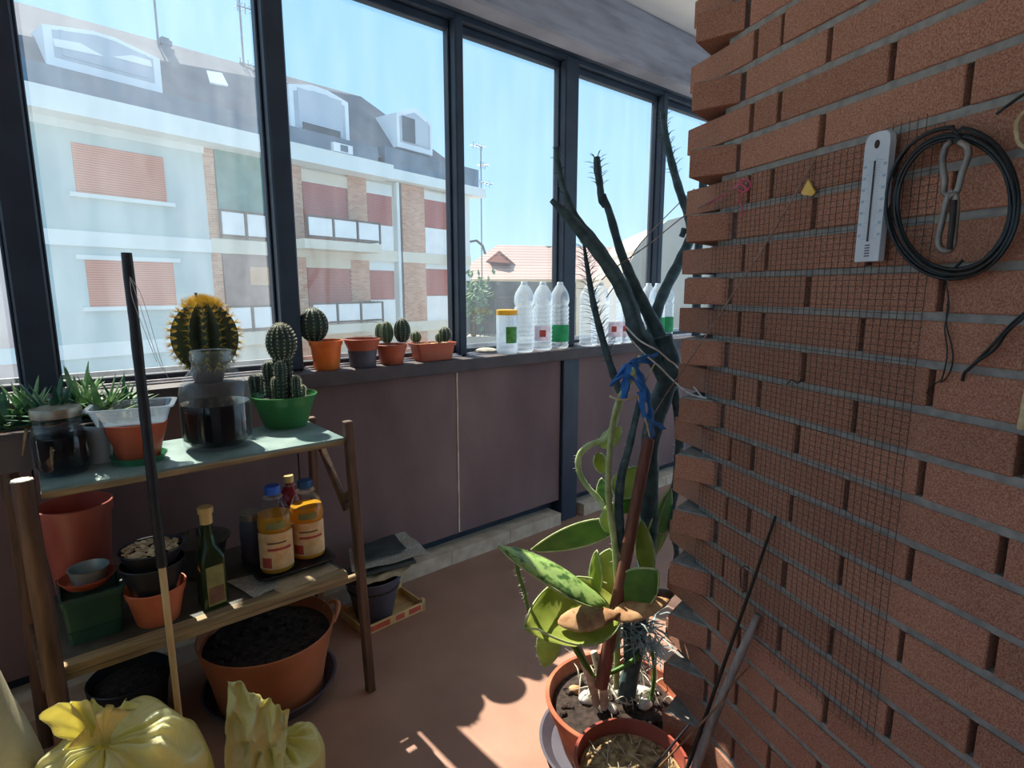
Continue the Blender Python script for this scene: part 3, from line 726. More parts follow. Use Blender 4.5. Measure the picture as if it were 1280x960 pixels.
beam('rail', (-.045, 1.625, ZM-.03), (.732, 1.625, ZM-.03), .02, .018, 'wood_shelf', t, V((0, 1, 0)))

# ------------------------------------------------------------------ generic builders
def make_jar(label, c, r, h, neck_r, sh, liquid, liq, lid=None, lidmat='lid_metal', body='glass', cat='jar', name='glass_jar'):
    t = thing(name, label, cat, c); c = V(c)
    prof = [(0, 0.003), (r*.85, .002), (r*.97, .012), (r, .03), (r, sh-.03), (r*.97, sh-.012), (r*.85, sh+.012), (neck_r*1.04, h-.05), (neck_r, h-.042), (neck_r, h-.03), (neck_r*1.06, h-.026), (neck_r*1.06, h-.016), (neck_r, h-.012), (neck_r*1.05, h-.004), (neck_r*1.02, h), (neck_r*.93, h-.002), (neck_r*.93, h-.03)]
    q = MB(); q.lathe(prof, c, 40); q.build('body', body, t, smooth=60)
    q = MB(); q.lathe([(0, .013), (r*.8, .013), (r*.985, .03), (r*.985, liq-.004), (r*.975, liq), (0, liq)], c, 36); q.build('liquid', liquid, t, smooth=40)
    if lid: q = MB(); q.lathe([(neck_r*1.07, h-.016), (neck_r*1.12, h-.016), (neck_r*1.12, h+.002), (neck_r*1.08, h+.006), (0, h+.007)], c, 36, mod=lambda a, z, k: 1+.012*math.sin(24*a)); q.build('lid', lidmat, t, smooth=50)
    return t
def cactus_ball(mb, c, r, h, ribs, depth=.12, R=None, flat=.0, top=.9, z0=0):
    n = 14; prof = []
    for i in range(n+1):
        a = -PI/2*top+(PI/2*(1+top))*i/n
        prof.append((r*math.cos(a) if i < n else 0, h*(math.sin(a)+math.sin(PI/2*top))/(1+math.sin(PI/2*top))+z0))
    mb.lathe(prof, c, ribs*6, mod=lambda a, z, k: 1-depth*(.5-.5*math.cos(ribs*a)), R=R)
    return prof
def cactus_spines(mb, c, prof, ribs, L, rr, per=5, R=None, topbias=0, phase=0):
    c = V(c)
    for i, (r, z) in enumerate(prof[1:-1]):
        if r < 1e-4: continue
        p0, p1 = prof[i], prof[i+2]
        tn = V((p1[0]-p0[0], 0, p1[1]-p0[1])).normalized(); no = V((tn.z, 0, -tn.x))
        for k in range(ribs):
            a = 2*PI*k/ribs+phase; A = Matrix.Rotation(a, 3, 'Z')
            for j in range(per):
                d = no+tn*random.uniform(-.7, .7)+V((0, random.uniform(-.8, .8), 0))
                p = A @ V((r*.985, 0, z)); d = A @ d
                if R: p = R @ p; d = R @ d
                mb.spike(p+c, d, L*random.uniform(.7, 1.2), rr)
def column(mb, sp, c, r, h, ribs, R=None, depth=.2, L=.008, per=3, head=1.0):
    prof = [(r*.75, -.01), (r*.95, h*.15), (r, h*.35), (r, h*.55), (r*head*.98, h*.7), (r*head, h*.82), (r*head*.8, h*.93), (r*head*.4, h*.99), (0, h)]
    P = []
    for (a, b), (a2, b2) in zip(prof, prof[1:]): P += [(a, b), ((a+a2)/2, (b+b2)/2)]
    P.append(prof[-1])
    mb.lathe(P, c, ribs*6, mod=lambda a, z, k: 1-depth*(.5-.5*math.cos(ribs*a)), R=R)
    cactus_spines(sp, c, P, ribs, L, .0006, per, R)
def pot_obj(t, c, rb, rt, h, m, name='pot', rim=.022, lip=.005, parent=None, wall=.004, seg=44):
    q = MB(); q.lathe(potprof(rb, rt, h, rim, lip, wall), c, seg); return q.build(name, m, parent or t, smooth=35)

# ------------------------------------------------------------------ top of the shelf
c, r = base(81, 598, ZT, 72); zt_ = ztop(c, 512)
make_jar('small jar of dark wine with dull metal lid at left end of shelf top', c, r, zt_-ZT, r*.82, (zt_-ZT)*.74, 'wine', (zt_-ZT)*.6, lid=True)
c, r = base(275, 567, ZT, 88); zt_ = ztop(c, 438)
make_jar('large open glass jar half full of dark wine on shelf top', c, r, zt_-ZT, r*.58, (zt_-ZT)*.68, 'wine', (zt_-ZT)*.47)
# green bowl with columnar cacti
c, r = base(358, 537, ZT, 54); rt = rad(c, 358, 84); zr = ztop(c, 492)
t = thing('cactus_bowl', 'translucent green bowl of columnar cacti at right end of shelf top', 'potted cactus', c)
pot_obj(t, c, r, rt, zr-ZT, 'green_bowl', 'bowl', .012, .003)
q = MB(); soil(q, c, rt*.86, zr-.018); q.build('soil', 'soil', t)
zc = zr-.02
cfg = [(355, .01, .030, 425, 10, 1.0), (338, .01, .017, 452, 9, 1.25), (352, -.03, .016, 452, 8, 1.2), (371, -.01, .013, 470, 8, 1.0), (345, -.035, .012, 472, 8, 1.1), (377, .02, .012, 482, 8, 1.1), (322, .045, .022, 468, 9, 1.2)]
for i, (u, dd, rr, vt, ribs, hd) in enumerate(cfg):
    p = onD(u, 490, fdep(c)+dd); p = V((p.x, p.y, zc)); h = ztop(p, vt)-zc
    a = MB(); s = MB()
    R = Matrix.Rotation(random.uniform(-.08, .08), 3, 'X')
    column(a, s, p, rr, h, 12 if i == 0 else ribs, R, .2, .007, 3, hd)
    st = a.build('cactus_stem', 'cactus_dark', t, smooth=60); s.build('spines', 'spine_white', st)
    if i == 0:
        zb2 = ztop(p, 450); h2 = ztop(p, 405)-zb2; a = MB(); s = MB(); pr = cactus_ball(a, V((p.x, p.y, zb2)), .047, h2, 15, .14, top=.75)
        cactus_spines(s, V((p.x, p.y, zb2)), pr, 15, .008, .0008, 5); st = a.build('cactus_head', 'cactus_dark', t, smooth=60); s.build('spines', 'spine_white', st)
# saucer, terracotta planter, tub
c, r = base(176, 584, ZT, 74)
q = MB(); q.lathe([(0, 0), (r*.8, 0), (r*.98, .018), (r, .02), (r*.95, .02), (r*.78, .005), (0, .005)], c, 40)
tag(q.build('plant_saucer', 'green_saucer', None, c, 40), 'dark green saucer under the terracotta pot on shelf top', 'saucer')
c2 = V((c.x, c.y, ZT+.005)); rb = rad(c, 173, 54); rt = rad(c, 173, 84); zr = ztop(c, 526)
t = thing('flower_pot', 'terracotta pot on green saucer, holding the milky plastic tub', 'flower pot', c2)
pot_obj(t, c2, rb, rt*.97, zr-c2.z, 'terra_plastic', 'pot', .03, .004)
q = MB(); soil(q, c2, rt*.8, zr-.025); q.build('soil', 'soil', t)
# milky tub
zz = zr+.001
def rrect(cx, cy, a, b, z, ang, rc=.3, n=5):
    out = []; rc = min(a, b)*rc
    for (sx, sy, st) in ((1, 1, 0), (-1, 1, 1), (-1, -1, 2), (1, -1, 3)):
        for i in range(n):
            th = (st+i/(n-1))*PI/2; p = V((sx*(a-rc)+rc*math.cos(th), sy*(b-rc)+rc*math.sin(th), 0)); p.rotate(Matrix.Rotation(ang, 3, 'Z')); out.append(V((cx+p.x, cy+p.y, z)))
    return out
def loft(mb, loops, cap0=True, cap1=True):
    rs = [[mb.bm.verts.new(p) for p in l] for l in loops]; n = len(rs[0])
    for A, B in zip(rs, rs[1:]):
        for i in range(n): j = (i+1) % n; mb.bm.faces.new((A[i], A[j], B[j], B[i]))
    if cap0: mb.bm.faces.new(rs[0][::-1])
    if cap1: mb.bm.faces.new(rs[-1])
cx, cy = c.x-.005, c.y-.01; zt_ = ztop(V((cx, cy, 0)), 505)
wtub = rad(c, 170, 104)
q = MB(); A_ = -.25
loft(q, [rrect(cx, cy, wtub*.8, .05, zz, A_), rrect(cx, cy, wtub*.95, .066, zt_-.004, A_), rrect(cx, cy, wtub*1.06, .074, zt_-.004, A_), rrect(cx, cy, wtub*1.06, .074, zt_, A_), rrect(cx, cy, wtub*.94, .065, zt_, A_), rrect(cx, cy, wtub*.8, .049, zz+.003, A_)])
t = tag(q.build('plastic_tub', 'tub', None, (cx, cy, zz), 40), 'milky clear plastic tub sitting on the terracotta pot', 'tub')
# pale pot behind the small jar
c, r = base(128, 580, ZT, 34); zr = ztop(c, 530)
t = thing('flower_pot', 'small pale pot tucked between the wine jar and terracotta pot', 'flower pot', c)
pot_obj(t, c, r*.85, r*1.1, zr-ZT, 'plastic_white', 'pot', .012, .002); q = MB(); soil(q, c, r*.9, zr-.01, lumps=8); q.build('soil', 'soil', t)
# aloe trough
def aloe_rosette(mb, c, n, L, spread=1.0, seed=0):
    rnd = random.Random(seed)
    for i in range(n):
        a = rnd.uniform(0, 2*PI); el = rnd.uniform(.25, 1.25); Ls = L*rnd.uniform(.7, 1.15)
        d = V((math.cos(a)*math.cos(el)*spread, math.sin(a)*math.cos(el)*spread, math.sin(el))); up = V((0, 0, 1))
        side = d.cross(up).normalized(); bend = rnd.uniform(-.35, .1)
        pts = [V(c)+d*Ls*s+V((0, 0, bend*Ls*s*s)) for s in (0, .15, .35, .55, .75, .9, 1)]
        w_ = L*.07*rnd.uniform(.8, 1.2)
        mb.tube(pts, [w_*.8, w_, w_, w_*.8, w_*.55, w_*.3, w_*.05], 6, .35, upv=side.cross(d))
pc = onZ(85, 560, ZT); pc = V((.02, 1.89, ZT))
t = thing('aloe_trough', 'trough of crowded green aloes behind the small wine jar', 'potted plant', pc)
q = MB(); loft(q, [rrect(pc.x, pc.y, .15, .045, ZT+.0, 0, .4), rrect(pc.x, pc.y, .17, .06, ZT+.085, 0, .4), rrect(pc.x, pc.y, .175, .064, ZT+.085, 0, .4), rrect(pc.x, pc.y, .175, .064, ZT+.1, 0, .4), rrect(pc.x, pc.y, .165, .055, ZT+.1, 0, .4), rrect(pc.x, pc.y, .16, .05, ZT+.075, 0, .4)])
q.build('trough', 'grey_pot', t, smooth=40)
q = MB(); loft(q, [rrect(pc.x, pc.y, .16, .05, ZT+.078, 0, .4), rrect(pc.x, pc.y, .155, .046, ZT+.086, 0, .4)]); q.build('soil', 'soil', t)
for i, (u, v, L, n) in enumerate([(8, 520, .1, 40), (36, 510, .12, 44), (68, 508, .13, 44), (98, 500, .135, 46), (126, 505, .125, 44), (152, 508, .105, 34)]):
    p = onY(u, v, 1.84+.05*(i % 2)); p.z = max(p.z-.02, ZT+.09); p.z = min(p.z, ZT+.11)
    q = MB(); aloe_rosette(q, p, n, L, 1, i); q.build('aloe_rosette', 'aloe' if i in (1, 3, 4) else 'aloe_dark', t, smooth=60)
q = MB()
for i in range(16):
    p = V((pc.x-.17+.05*random.random()+(.1*random.random() if i > 9 else 0), pc.y-.05*random.random(), ZT+.1)); a = random.uniform(2.6, 4.6)
    q.tube(smoothpath([p, p+V((math.cos(a)*.06, math.sin(a)*.05, .01)), p+V((math.cos(a)*.12, math.sin(a)*.08, -.05))], 3), [.004, .005, .005, .005, .004, .003, .001], 5, .4)
q.build('dry_leaves', 'dry_leaf', t, smooth=60)
# golden barrel cactus on the sill behind the big jar
u0 = 258; pb = onY(u0, 462, 2.2); pb = V((pb.x, 2.175, ZS))
t = thing('barrel_cactus', 'big golden barrel cactus with yellow spines behind the large jar', 'potted cactus', pb)
rb_ = rad(pb, u0, 86); zb_ = ZS+.045; h = ztop(pb, 377)-zb_
pot_obj(t, pb, .045, .06, .055, 'black_pot', 'pot', .012, .002)
q = MB(); prof = cactus_ball(q, V((pb.x, pb.y, zb_)), rb_, h, 14, .26, top=.72); bd_ = q.build('cactus_body', 'barrel', t, smooth=60)
q = MB(); cactus_spines(q, V((pb.x, pb.y, zb_)), prof, 14, .027, .0009, 11); 
for i in range(600):
    a = random.uniform(0, 2*PI); e_ = random.uniform(1.0, 1.55); d = V((math.cos(a)*math.cos(e_), math.sin(a)*math.cos(e_), math.sin(e_)))
    q.spike(V((pb.x+d.x*rb_, pb.y+d.y*rb_, zb_+h*.5+d.z*h*.5)), d+V((random.uniform(-.3, .3), random.uniform(-.3, .3), .2)), .03, .0009)
q.build('spines', 'spine_gold', bd_)
pt = V((pb.x-.01, pb.y, zb_+h)); q = MB(); q.tube([pt-V((0, 0, .02)), pt+V((-.004, 0, .012)), pt+V((-.008, 0, .03))], [.003, .003, .005], 7); q.build('dry_bud', 'twig', bd_)

# ------------------------------------------------------------------ window sill
def sill_pot(u, vf, wb, wt, vr, m, label, group='cactus pots on the window sill', cat='potted cactus', name='potted_cactus', rim=.02):
    c, r = base(u, vf, ZS, wb); rt = rad(c, u, wt); zr = ztop(c, vr)
    t = thing(name, label, cat, c, group); pot_obj(t, c, r, rt, zr-ZS, m, 'pot', rim, .004)
    q = MB(); soil(q, c, rt*.87, zr-.012, lumps=14); q.build('soil', 'soil', t)
    return t, c, rt, zr
def sill_ball(t, u, vb, vt, wpx, c, ribs, L=.009, dd=0, mt='cactus_dark', sm='spine_white'):
    p = onD(u, vb, fdep(c)+dd); z0 = ztop(p, vb); r = rad(p, u, wpx); h = ztop(p, vt)-z0
    a = MB(); s = MB(); pr = cactus_ball(a, V((p.x, p.y, z0)), r, h, ribs, .16, top=.8)
    cactus_spines(s, V((p.x, p.y, z0)), pr, ribs, L, .0007, 4)
    b = a.build('cactus_body', mt, t, smooth=60); s.build('spines', sm, b)
t, c, rt, zr = sill_pot(409, 463, 32, 43, 425, 'orange', 'bright orange pot with round dark cactus on the sill')
sill_ball(t, 393, 427, 385, 38, c, 13, dd=.01)
c, r = base(454, 460, ZS, 33); rt = rad(c, 454, 40); zr = ztop(c, 437)
t = thing('flower_pot', 'dark grey plastic pot on the sill holding a smaller terracotta pot', 'flower pot', c)
pot_obj(t, c, r, rt*.92, zr-ZS, 'grey_pot', 'pot', .012, .002)
c2 = V((c.x, c.y, ZS+.012))
t = thing('flower_pot', 'empty terracotta pot nested in the dark grey pot on the sill', 'flower pot', c2)
rt2 = rad(c, 450, 46); pot_obj(t, c2, r*.8, rt2, ztop(c, 423)-c2.z, 'terra_plastic', 'pot', .02, .004)
q = MB(); soil(q, c2, rt2*.87, ztop(c, 426)-.01, lumps=14); q.build('soil', 'soil', t)
t, c, rt, zr = sill_pot(490, 456, 29, 40, 430, 'terra_plastic', 'terracotta pot with three small round cacti in the middle of the sill')
sill_ball(t, 484, 429, 402, 17, c, 9, .006, -.01, 'cactus', 'spine_white'); sill_ball(t, 503, 428, 398, 21, c, 11, .006, .01, 'cactus_dark'); sill_ball(t, 475, 426, 404, 12, c, 9, .005, .03, 'cactus')
# long planter
c, r = base(541, 452, ZS, 44); zr = ztop(c, 428); wl = rad(c, 541, 54); A_ = -.05
t = thing('cactus_planter', 'long terracotta planter with tiny cacti beside the thin window post', 'potted cactus', c)
q = MB(); zb_ = ZS
loft(q, [rrect(c.x, c.y, wl*.85, .038, zb_, A_), rrect(c.x, c.y, wl*.97, .046, zr-.014, A_), rrect(c.x, c.y, wl*1.03, .051, zr-.014, A_), rrect(c.x, c.y, wl*1.05, .053, zr, A_), rrect(c.x, c.y, wl*.97, .045, zr, A_), rrect(c.x, c.y, wl*.94, .042, zr-.012, A_)])
q.build('planter', 'terra_plastic', t, smooth=40)
q = MB(); loft(q, [rrect(c.x, c.y, wl*.95, .043, zr-.013, A_), rrect(c.x, c.y, wl*.9, .038, zr-.005, A_)])
for i in range(14): q.blob((c.x+random.uniform(-.8, .8)*wl, c.y+random.uniform(-.03, .03), zr-.004), .006, .006, .005, 7, .5, 2, seed=i)
q.build('soil', 'dry_soil', t)
sill_ball(t, 556, 427, 409, 17, c, 10, .006, .0, 'cactus_dark'); sill_ball(t, 520, 428, 414, 14, c, 9, .005, .01, 'cactus'); sill_ball(t, 549, 428, 416, 10, c, 9, .005, -.015, 'cactus')
# pebble
c, r = base(606, 443, ZS, 30)
q = MB(); q.blob((c.x, c.y, ZS+.014), r*1.1, r*.8, .014, 20, .12, 2, R=Matrix.Rotation(-.4, 3, 'Z')); tag(q.build('pebble', 'pebble', None, (c.x, c.y, ZS), 60), 'flat grey pebble on the sill beside the yellow-lidded jar', 'stone')
# yellow lidded jar
c, r = base(634, 443, ZS, 27); zt_ = ztop(c, 387); h = zt_-ZS
t = thing('lidded_jar', 'clear square-shouldered jar with yellow lid on the sill', 'jar', c)
q = MB(); q.lathe([(0, .002), (r*.9, .001), (r, .008), (r, h-.03), (r*.9, h-.016), (r*.9, h-.01), (r*.86, h-.01), (r*.86, h-.018), (r*.95, h-.034), (r*.95, .01), (0, .008)], c, 32); q.build('body', 'pet', t, smooth=50)
q = MB(); q.lathe([(r*.92, h-.026), (r*.98, h-.026), (r*.98, h-.002), (r*.9, h), (0, h)], c, 32, mod=lambda a, z, k: 1+.01*math.sin(28*a)); q.build('lid', 'cap_yellow', t, smooth=50)
def wrap_label(parent, c, r, z0, z1, a0, a1, m, name='label', world=True):
    q = MB(); n = 14; c = V(c); o = []; 
    for rr in (r, r+.0006):
        o.append([[c+V((rr*math.cos(a0+(a1-a0)*i/n), rr*math.sin(a0+(a1-a0)*i/n), z)) for z in (z0, z1)] for i in range(n+1)])
    vs = [[[q.bm.verts.new(p) for p in col] for col in lay] for lay in o]
    for i in range(n):
        for l in (0, 1): q.bm.faces.new((vs[l][i][0], vs[l][i+1][0], vs[l][i+1][1], vs[l][i][1]))
        for k in (0, 1): q.bm.faces.new((vs[0][i][k], vs[0][i+1][k], vs[1][i+1][k], vs[1][i][k]))
    for i in (0, n): q.bm.faces.new((vs[0][i][0], vs[0][i][1], vs[1][i][1], vs[1][i][0]))
    return q.build(name, m, parent, smooth=40, world=world)
def face_ang(c): return math.atan2(-c.y, -c.x)
fa_ = face_ang(c)
wrap_label(t, c, r*1.005, h*.25, h*.62, fa_-.1, fa_+1.0, 'lab_leaf')
# water bottles
def bottle_prof(r, h, ribs=True):
    p = [(0, .006), (r*.55, .003), (r*.8, 0), (r*.97, .008), (r, .02)]
    z = .02; n = 9
    for i in range(n):
        z0 = .02+(h*.62-.02)*i/n; dz_ = (h*.62-.02)/n
        p += [(r*.92, z0+dz_*.3), (r, z0+dz_*.65), (r, z0+dz_*.95)]
    p += [(r*.9, h*.645), (r*.88, h*.66), (r*.98, h*.69), (r, h*.73), (r*.97, h*.79), (r*.84, h*.85), (r*.62, h*.905), (r*.4, h*.95), (r*.29, h*.97)]
    return p
def make_bottle(label, c, r, h, m='pet', lab=None):
    t = thing('water_bottle', label, 'bottle', c)
    p = bottle_prof(r, h); inner = [(max(a-.0012, 0), b) for a, b in p[::-1]]
    q = MB(); q.lathe(p, c, 28); q.build('body', m, t, smooth=70)
    q = MB(); q.lathe([(r*.31, h*.955), (r*.34, h*.955), (r*.33, h*.995), (r*.3, h), (0, h)], c, 18, mod=lambda a, z, k: 1+.03*math.sin(20*a)); q.build('cap', 'cap_clear', t, smooth=50)
    return t
c0, r0 = base(656, 441, ZS, 25)
HB = ztop(c0, 352)-ZS; r0 = .051
left = [(655, 'clear ribbed water bottle standing next to the yellow-lidded jar', None), (678, 'clear water bottle with pink label, second from the yellow-lidded jar', 'lab_pink'), (699, 'clear water bottle with green label left of the wide window post', 'lab_green')]
protoB = None
for i, (u, lb, lab) in enumerate(left):
    p = onY(u, 438, 2.19+.012*i); p = V((p.x, p.y, ZS))
    if protoB is None: b = protoB = make_bottle(lb, p, r0, HB); 
    else: b = dup(protoB, p, label=lb)
    b['group'] = 'water bottles lined up on the sill'
    if lab:
        l = wrap_label(b, (0, 0, 0), r0*1.008, HB*.14 if lab == 'lab_pink' else HB*.1, HB*.36, face_ang(p)-(1.0 if lab == 'lab_pink' else 1.6), face_ang(p)+(.9 if lab == 'lab_pink' else 1.6), lab, world=False)
        if lab == 'lab_pink': wrap_label(b, (0, 0, 0), r0*1.016, HB*.2, HB*.3, face_ang(p)-.3, face_ang(p)+.35, 'lab_red', 'label_print', world=False)
rowlab = ['first', 'second', 'third', 'fourth', 'fifth', 'sixth', 'seventh', 'eighth']
for i in range(8):
    p = V((2.43+.107*i, 2.19+.01*math.sin(i*2.1), ZS)); grn = i >= 6
    lb = '%s water bottle right of the wide window post, %s' % (rowlab[i], 'with a green label' if grn else ('pink label turned to the room' if i in (2, 3) else 'clear and plain'))
    b = dup(protoB, p, label=lb, group='water bottles lined up on the sill'); b.scale = (1, 1, 1+.012*math.sin(i*3.7))
    if grn or i in (2, 3):
        wrap_label(b, (0, 0, 0), r0*1.008, HB*.12, HB*.4 if grn else HB*.36, face_ang(p)-1.5, face_ang(p)+1.5, 'lab_green' if grn else 'lab_pink', world=False)
        if not grn: wrap_label(b, (0, 0, 0), r0*1.016, HB*.2, HB*.29, face_ang(p)-.25, face_ang(p)+.3, 'lab_red', 'label_print', world=False)
# ------------------------------------------------------------------ lower board of the shelf
# red-brown bucket pot at the back left
c = onY(101, 690, 1.925); c = V((c.x, 1.925, ZM)); rt = rad(V((c.x, c.y, .7)), 103, 100); zr = ztop(c, 628)
t = thing('plant_pot', 'large red-brown plastic pot at left end of lower shelf', 'flower pot', c)
pot_obj(t, c, rt*.68, rt, zr-ZM, 'red_pot', 'pot', .03, .004)
q = MB(); q.lathe([(0, 0), (rt*.8, .0), (rt*.82, .012), (0, .012)], V((c.x, c.y, zr-.075)), 32); q.build('soil', 'red_pot', t)
# green planter with saucer and tin cup
def gbox(t, m):
    fl, fr = onZ(88, 812, ZM), onZ(156, 790, ZM); d = (fr-fl); d.z = 0; back = V((-d.y, d.x, 0)).normalized()
    zt = ztop(fl, 752)
    return fl, fr, back, zt
fl, fr, back, zt = gbox(None, None)
mid = (fl+fr)/2+back*.07
t = thing('rectangular_planter', 'dark green rectangular planter at front left of lower shelf', 'planter', V((mid.x, mid.y, ZM)))
ang = math.atan2((fr-fl).y, (fr-fl).x); hw = (fr-fl).length/2
q = MB(); hh = zt-ZM
loft(q, [rrect(mid.x, mid.y, hw*.98, .06, ZM, ang, .15), rrect(mid.x, mid.y, hw*1.12, .075, zt-.012, ang, .15), rrect(mid.x, mid.y, hw*1.18, .08, zt-.012, ang, .15), rrect(mid.x, mid.y, hw*1.18, .08, zt, ang, .15), rrect(mid.x, mid.y, hw*1.08, .07, zt, ang, .15), rrect(mid.x, mid.y, hw*1.0, .062, zt-.03, ang, .15)])
q.build('planter', 'green_planter', t, smooth=40)
for k_, zz in (('rim_groove', ZM+hh*.25),):
    q = MB(); loft(q, [rrect(mid.x, mid.y, hw*1.03, .066, zz, ang, .15), rrect(mid.x, mid.y, hw*1.05, .068, zz+.006, ang, .15)]); q.build('foot_ridge', 'green_planter', t, smooth=40)
r = rad(mid, 112, 76)*.97; zs_ = ztop(mid, 741)-.004; zs_ = max(zs_, zt+.001)
cs = V((mid.x-.002, mid.y, zs_))
q = MB(); q.lathe([(0, 0), (r*.75, 0), (r, .022), (r*.96, .022), (r*.73, .004), (0, .004)], cs, 36); tag(q.build('plant_saucer', 'terra_plastic', None, cs, 40), 'terracotta saucer lying on the dark green planter', 'saucer')
cc = V((cs.x+.004, cs.y, cs.z+.004)); rt = rad(cc, 107, 54); zc_ = ztop(cc, 708)
q = MB(); q.lathe([(0, 0), (rt*.8, 0), (rt*.97, zc_-cc.z-.004), (rt*1.02, zc_-cc.z), (rt*.95, zc_-cc.z), (rt*.78, .006), (0, .006)], cc, 36); tag(q.build('tin_cup', 'cup', None, cc, 40), 'small grey tin cup standing in the terracotta saucer', 'cup')
# stack of pots
c, r = base(200, 784, ZM, 56); rt = rad(c, 199, 80); zr = ztop(c, 730)
t = thing('flower_pot', 'dull orange pot at the bottom of the pot stack on lower shelf', 'flower pot', c, ); pot_obj(t, c, r, rt, zr-ZM, 'orange2', 'pot', .02, .003)
c2 = V((c.x, c.y, ZM+.025)); rt2 = rad(c, 199, 84); z2 = ztop(c, 700)
t = thing('flower_pot', 'black plastic pot in the middle of the pot stack on lower shelf', 'flower pot', c2); pot_obj(t, c2, r*.82, rt2*1.0, z2-c2.z, 'black_pot', 'pot', .02, .004)
c3 = V((c.x, c.y+.006, z2-.028)); z3 = ztop(c, 684); rt3 = rad(c, 196, 82)
t = thing('bowl', 'black bowl of pale nut shells on top of the pot stack', 'bowl', c3)
q = MB(); hb = max(z3-c3.z, .04); q.lathe([(0, 0), (rt3*.6, 0), (rt3*.84, hb*.5), (rt3, hb-.002), (rt3*.99, hb), (rt3*.95, hb), (rt3*.8, hb*.5), (rt3*.5, .006), (0, .006)], c3, 40); q.build('bowl_body', 'black_pot', t, smooth=40)
q = MB()
for i in range(220):
    a = random.uniform(0, 2*PI); d = rt3*.86*math.sqrt(random.random()); zz = c3.z+hb-.012+.014*(1-(d/rt3)**2)+random.uniform(0, .006)
    R = Matrix.Rotation(random.uniform(0, 6), 3, 'Z') @ Matrix.Rotation(random.uniform(-.8, .8), 3, 'X')
    q.blob((c3.x+d*math.cos(a), c3.y+d*math.sin(a), zz), .008, .005, .002, 6, .2, 2, R, i)
tag(q.build('nut_shells', 'bark', t), kind='stuff')
# glass dish at the back
c = onZ(243, 702, ZM); c = V((c.x, min(c.y, 1.9), ZM)); r = rad(c, 243, 82)*.96; zt_ = ztop(c, 672)
t = thing('glass_dish', 'wide clear glass dish at the back of the lower shelf', 'dish', c)
h = zt_-ZM; q = MB(); q.lathe([(0, .0), (r*.5, 0), (r*.62, .01), (r*.93, h-.006), (r*1.02, h-.004), (r*1.02, h), (r*.9, h), (r*.58, .016), (0, .012)], c, 48, mod=lambda a, z, k: 1+.01*math.sin(20*a)); q.build('dish', 'smoky', t, smooth=50)
# green glass oil bottle
c, r = base(268, 762, ZM, 34); r *= .95
t = thing('oil_bottle', 'tall square dark green oil bottle with gold cap on lower shelf', 'bottle', c)
zsh, zn, zt_ = ztop(c, 690), ztop(c, 664), ztop(c, 634); A_ = math.atan2(-c.y, -c.x)-PI/2+.3
q = MB(); loft(q, [rrect(c.x, c.y, r*.92, r*.92, ZM, A_, .3), rrect(c.x, c.y, r, r, ZM+.006, A_, .35), rrect(c.x, c.y, r, r, zsh-.012, A_, .35), rrect(c.x, c.y, r*.92, r*.92, zsh, A_, .5), rrect(c.x, c.y, r*.6, r*.6, zsh+.022, A_, .9), rrect(c.x, c.y, r*.42, r*.42, zn, A_, 1), rrect(c.x, c.y, r*.4, r*.4, zt_-.03, A_, 1)]); q.build('bottle_body', 'oil_dark', t, smooth=50)
q = MB(); q.lathe([(r*.4, 0), (r*.5, 0), (r*.5, .028), (r*.62, .03), (r*.62, .046), (r*.55, .048), (0, .048)], V((c.x, c.y, zt_-.046)), 22); q.build('cap', 'cap_gold', t, smooth=40)
fd_ = -V((math.sin(A_), -math.cos(A_), 0)); sd_ = V((math.cos(A_), math.sin(A_), 0))
def plate(parent, c, w0, w1, z0, z1, m, off=.0006, name='label'):
    q = MB(); o = V((c.x, c.y, 0))+fd_*(r+off)
    P = [o+sd_*a+V((0, 0, z)) for a, z in ((w0, z0), (w1, z0), (w1, z1), (w0, z1))]; q.poly(P, -fd_*.0015); return q.build(name, m, parent)
hB = zsh-ZM
plate(t, c, -r*.7, r*.7, ZM+.012, zsh-.03, 'lab_olive'); plate(t, c, -r*.62, r*.62, ZM+.02, ZM+hB*.42, 'lab_brown', .0012)
# newsprint and tray under the yellow bottles
def sheet(name, pts, z, m, label, cat, th=.004, wav=.003, bend=None):
    q = MB(); n, k = 14, 10; a, b, c_, d = [V(p) for p in pts]; g = []
    for i in range(n+1):
        row = []
        for j in range(k+1):
            s, t_ = i/n, j/k; p = a.lerp(b, s).lerp(d.lerp(c_, s), t_); zz = p.z+wav*noise.noise(V((s*3+z*9, t_*3, 1)))+wav
            if bend: zz += bend(s, t_)
            row.append((q.bm.verts.new(V((p.x, p.y, zz))), q.bm.verts.new(V((p.x, p.y, zz+th)))))
        g.append(row)
    for i in range(n):
        for j in range(k):
            q.bm.faces.new([g[i][j][1], g[i+1][j][1], g[i+1][j+1][1], g[i][j+1][1]]); q.bm.faces.new([g[i][j][0], g[i][j+1][0], g[i+1][j+1][0], g[i+1][j][0]])
    for i in range(n):
        for j in (0, k): q.bm.faces.new([g[i][j][0], g[i+1][j][0], g[i+1][j][1], g[i][j][1]])
    for j in range(k):
        for i in (0, n): q.bm.faces.new([g[i][j][0], g[i][j+1][0], g[i][j+1][1], g[i][j][1]])
    return tag(q.build(name, m, None, V(pts[0]), 40), label, cat)
P = lambda u, v: onZ(u, v, ZM)
sheet('newspaper', [P(283, 728), P(318, 748), P(352, 733), P(330, 716)], ZM, 'paper', 'grey newspaper corner on lower shelf beside the oil bottle', 'newspaper', .002, .002)
sheet('newspaper', [P(318, 727), P(352, 742), P(424, 712), P(396, 695)], ZM, 'paper_tan', 'yellowed newspaper under the black tray at right of lower shelf', 'newspaper', .002, .001)
ZTR = ZM+.006
trc = (onZ(322, 722, ZTR)+onZ(408, 694, ZTR))/2+V((.0, .04, 0)); tw = (onZ(408, 694, ZTR)-onZ(316, 722, ZTR)).length/2
q = MB(); A_ = 0
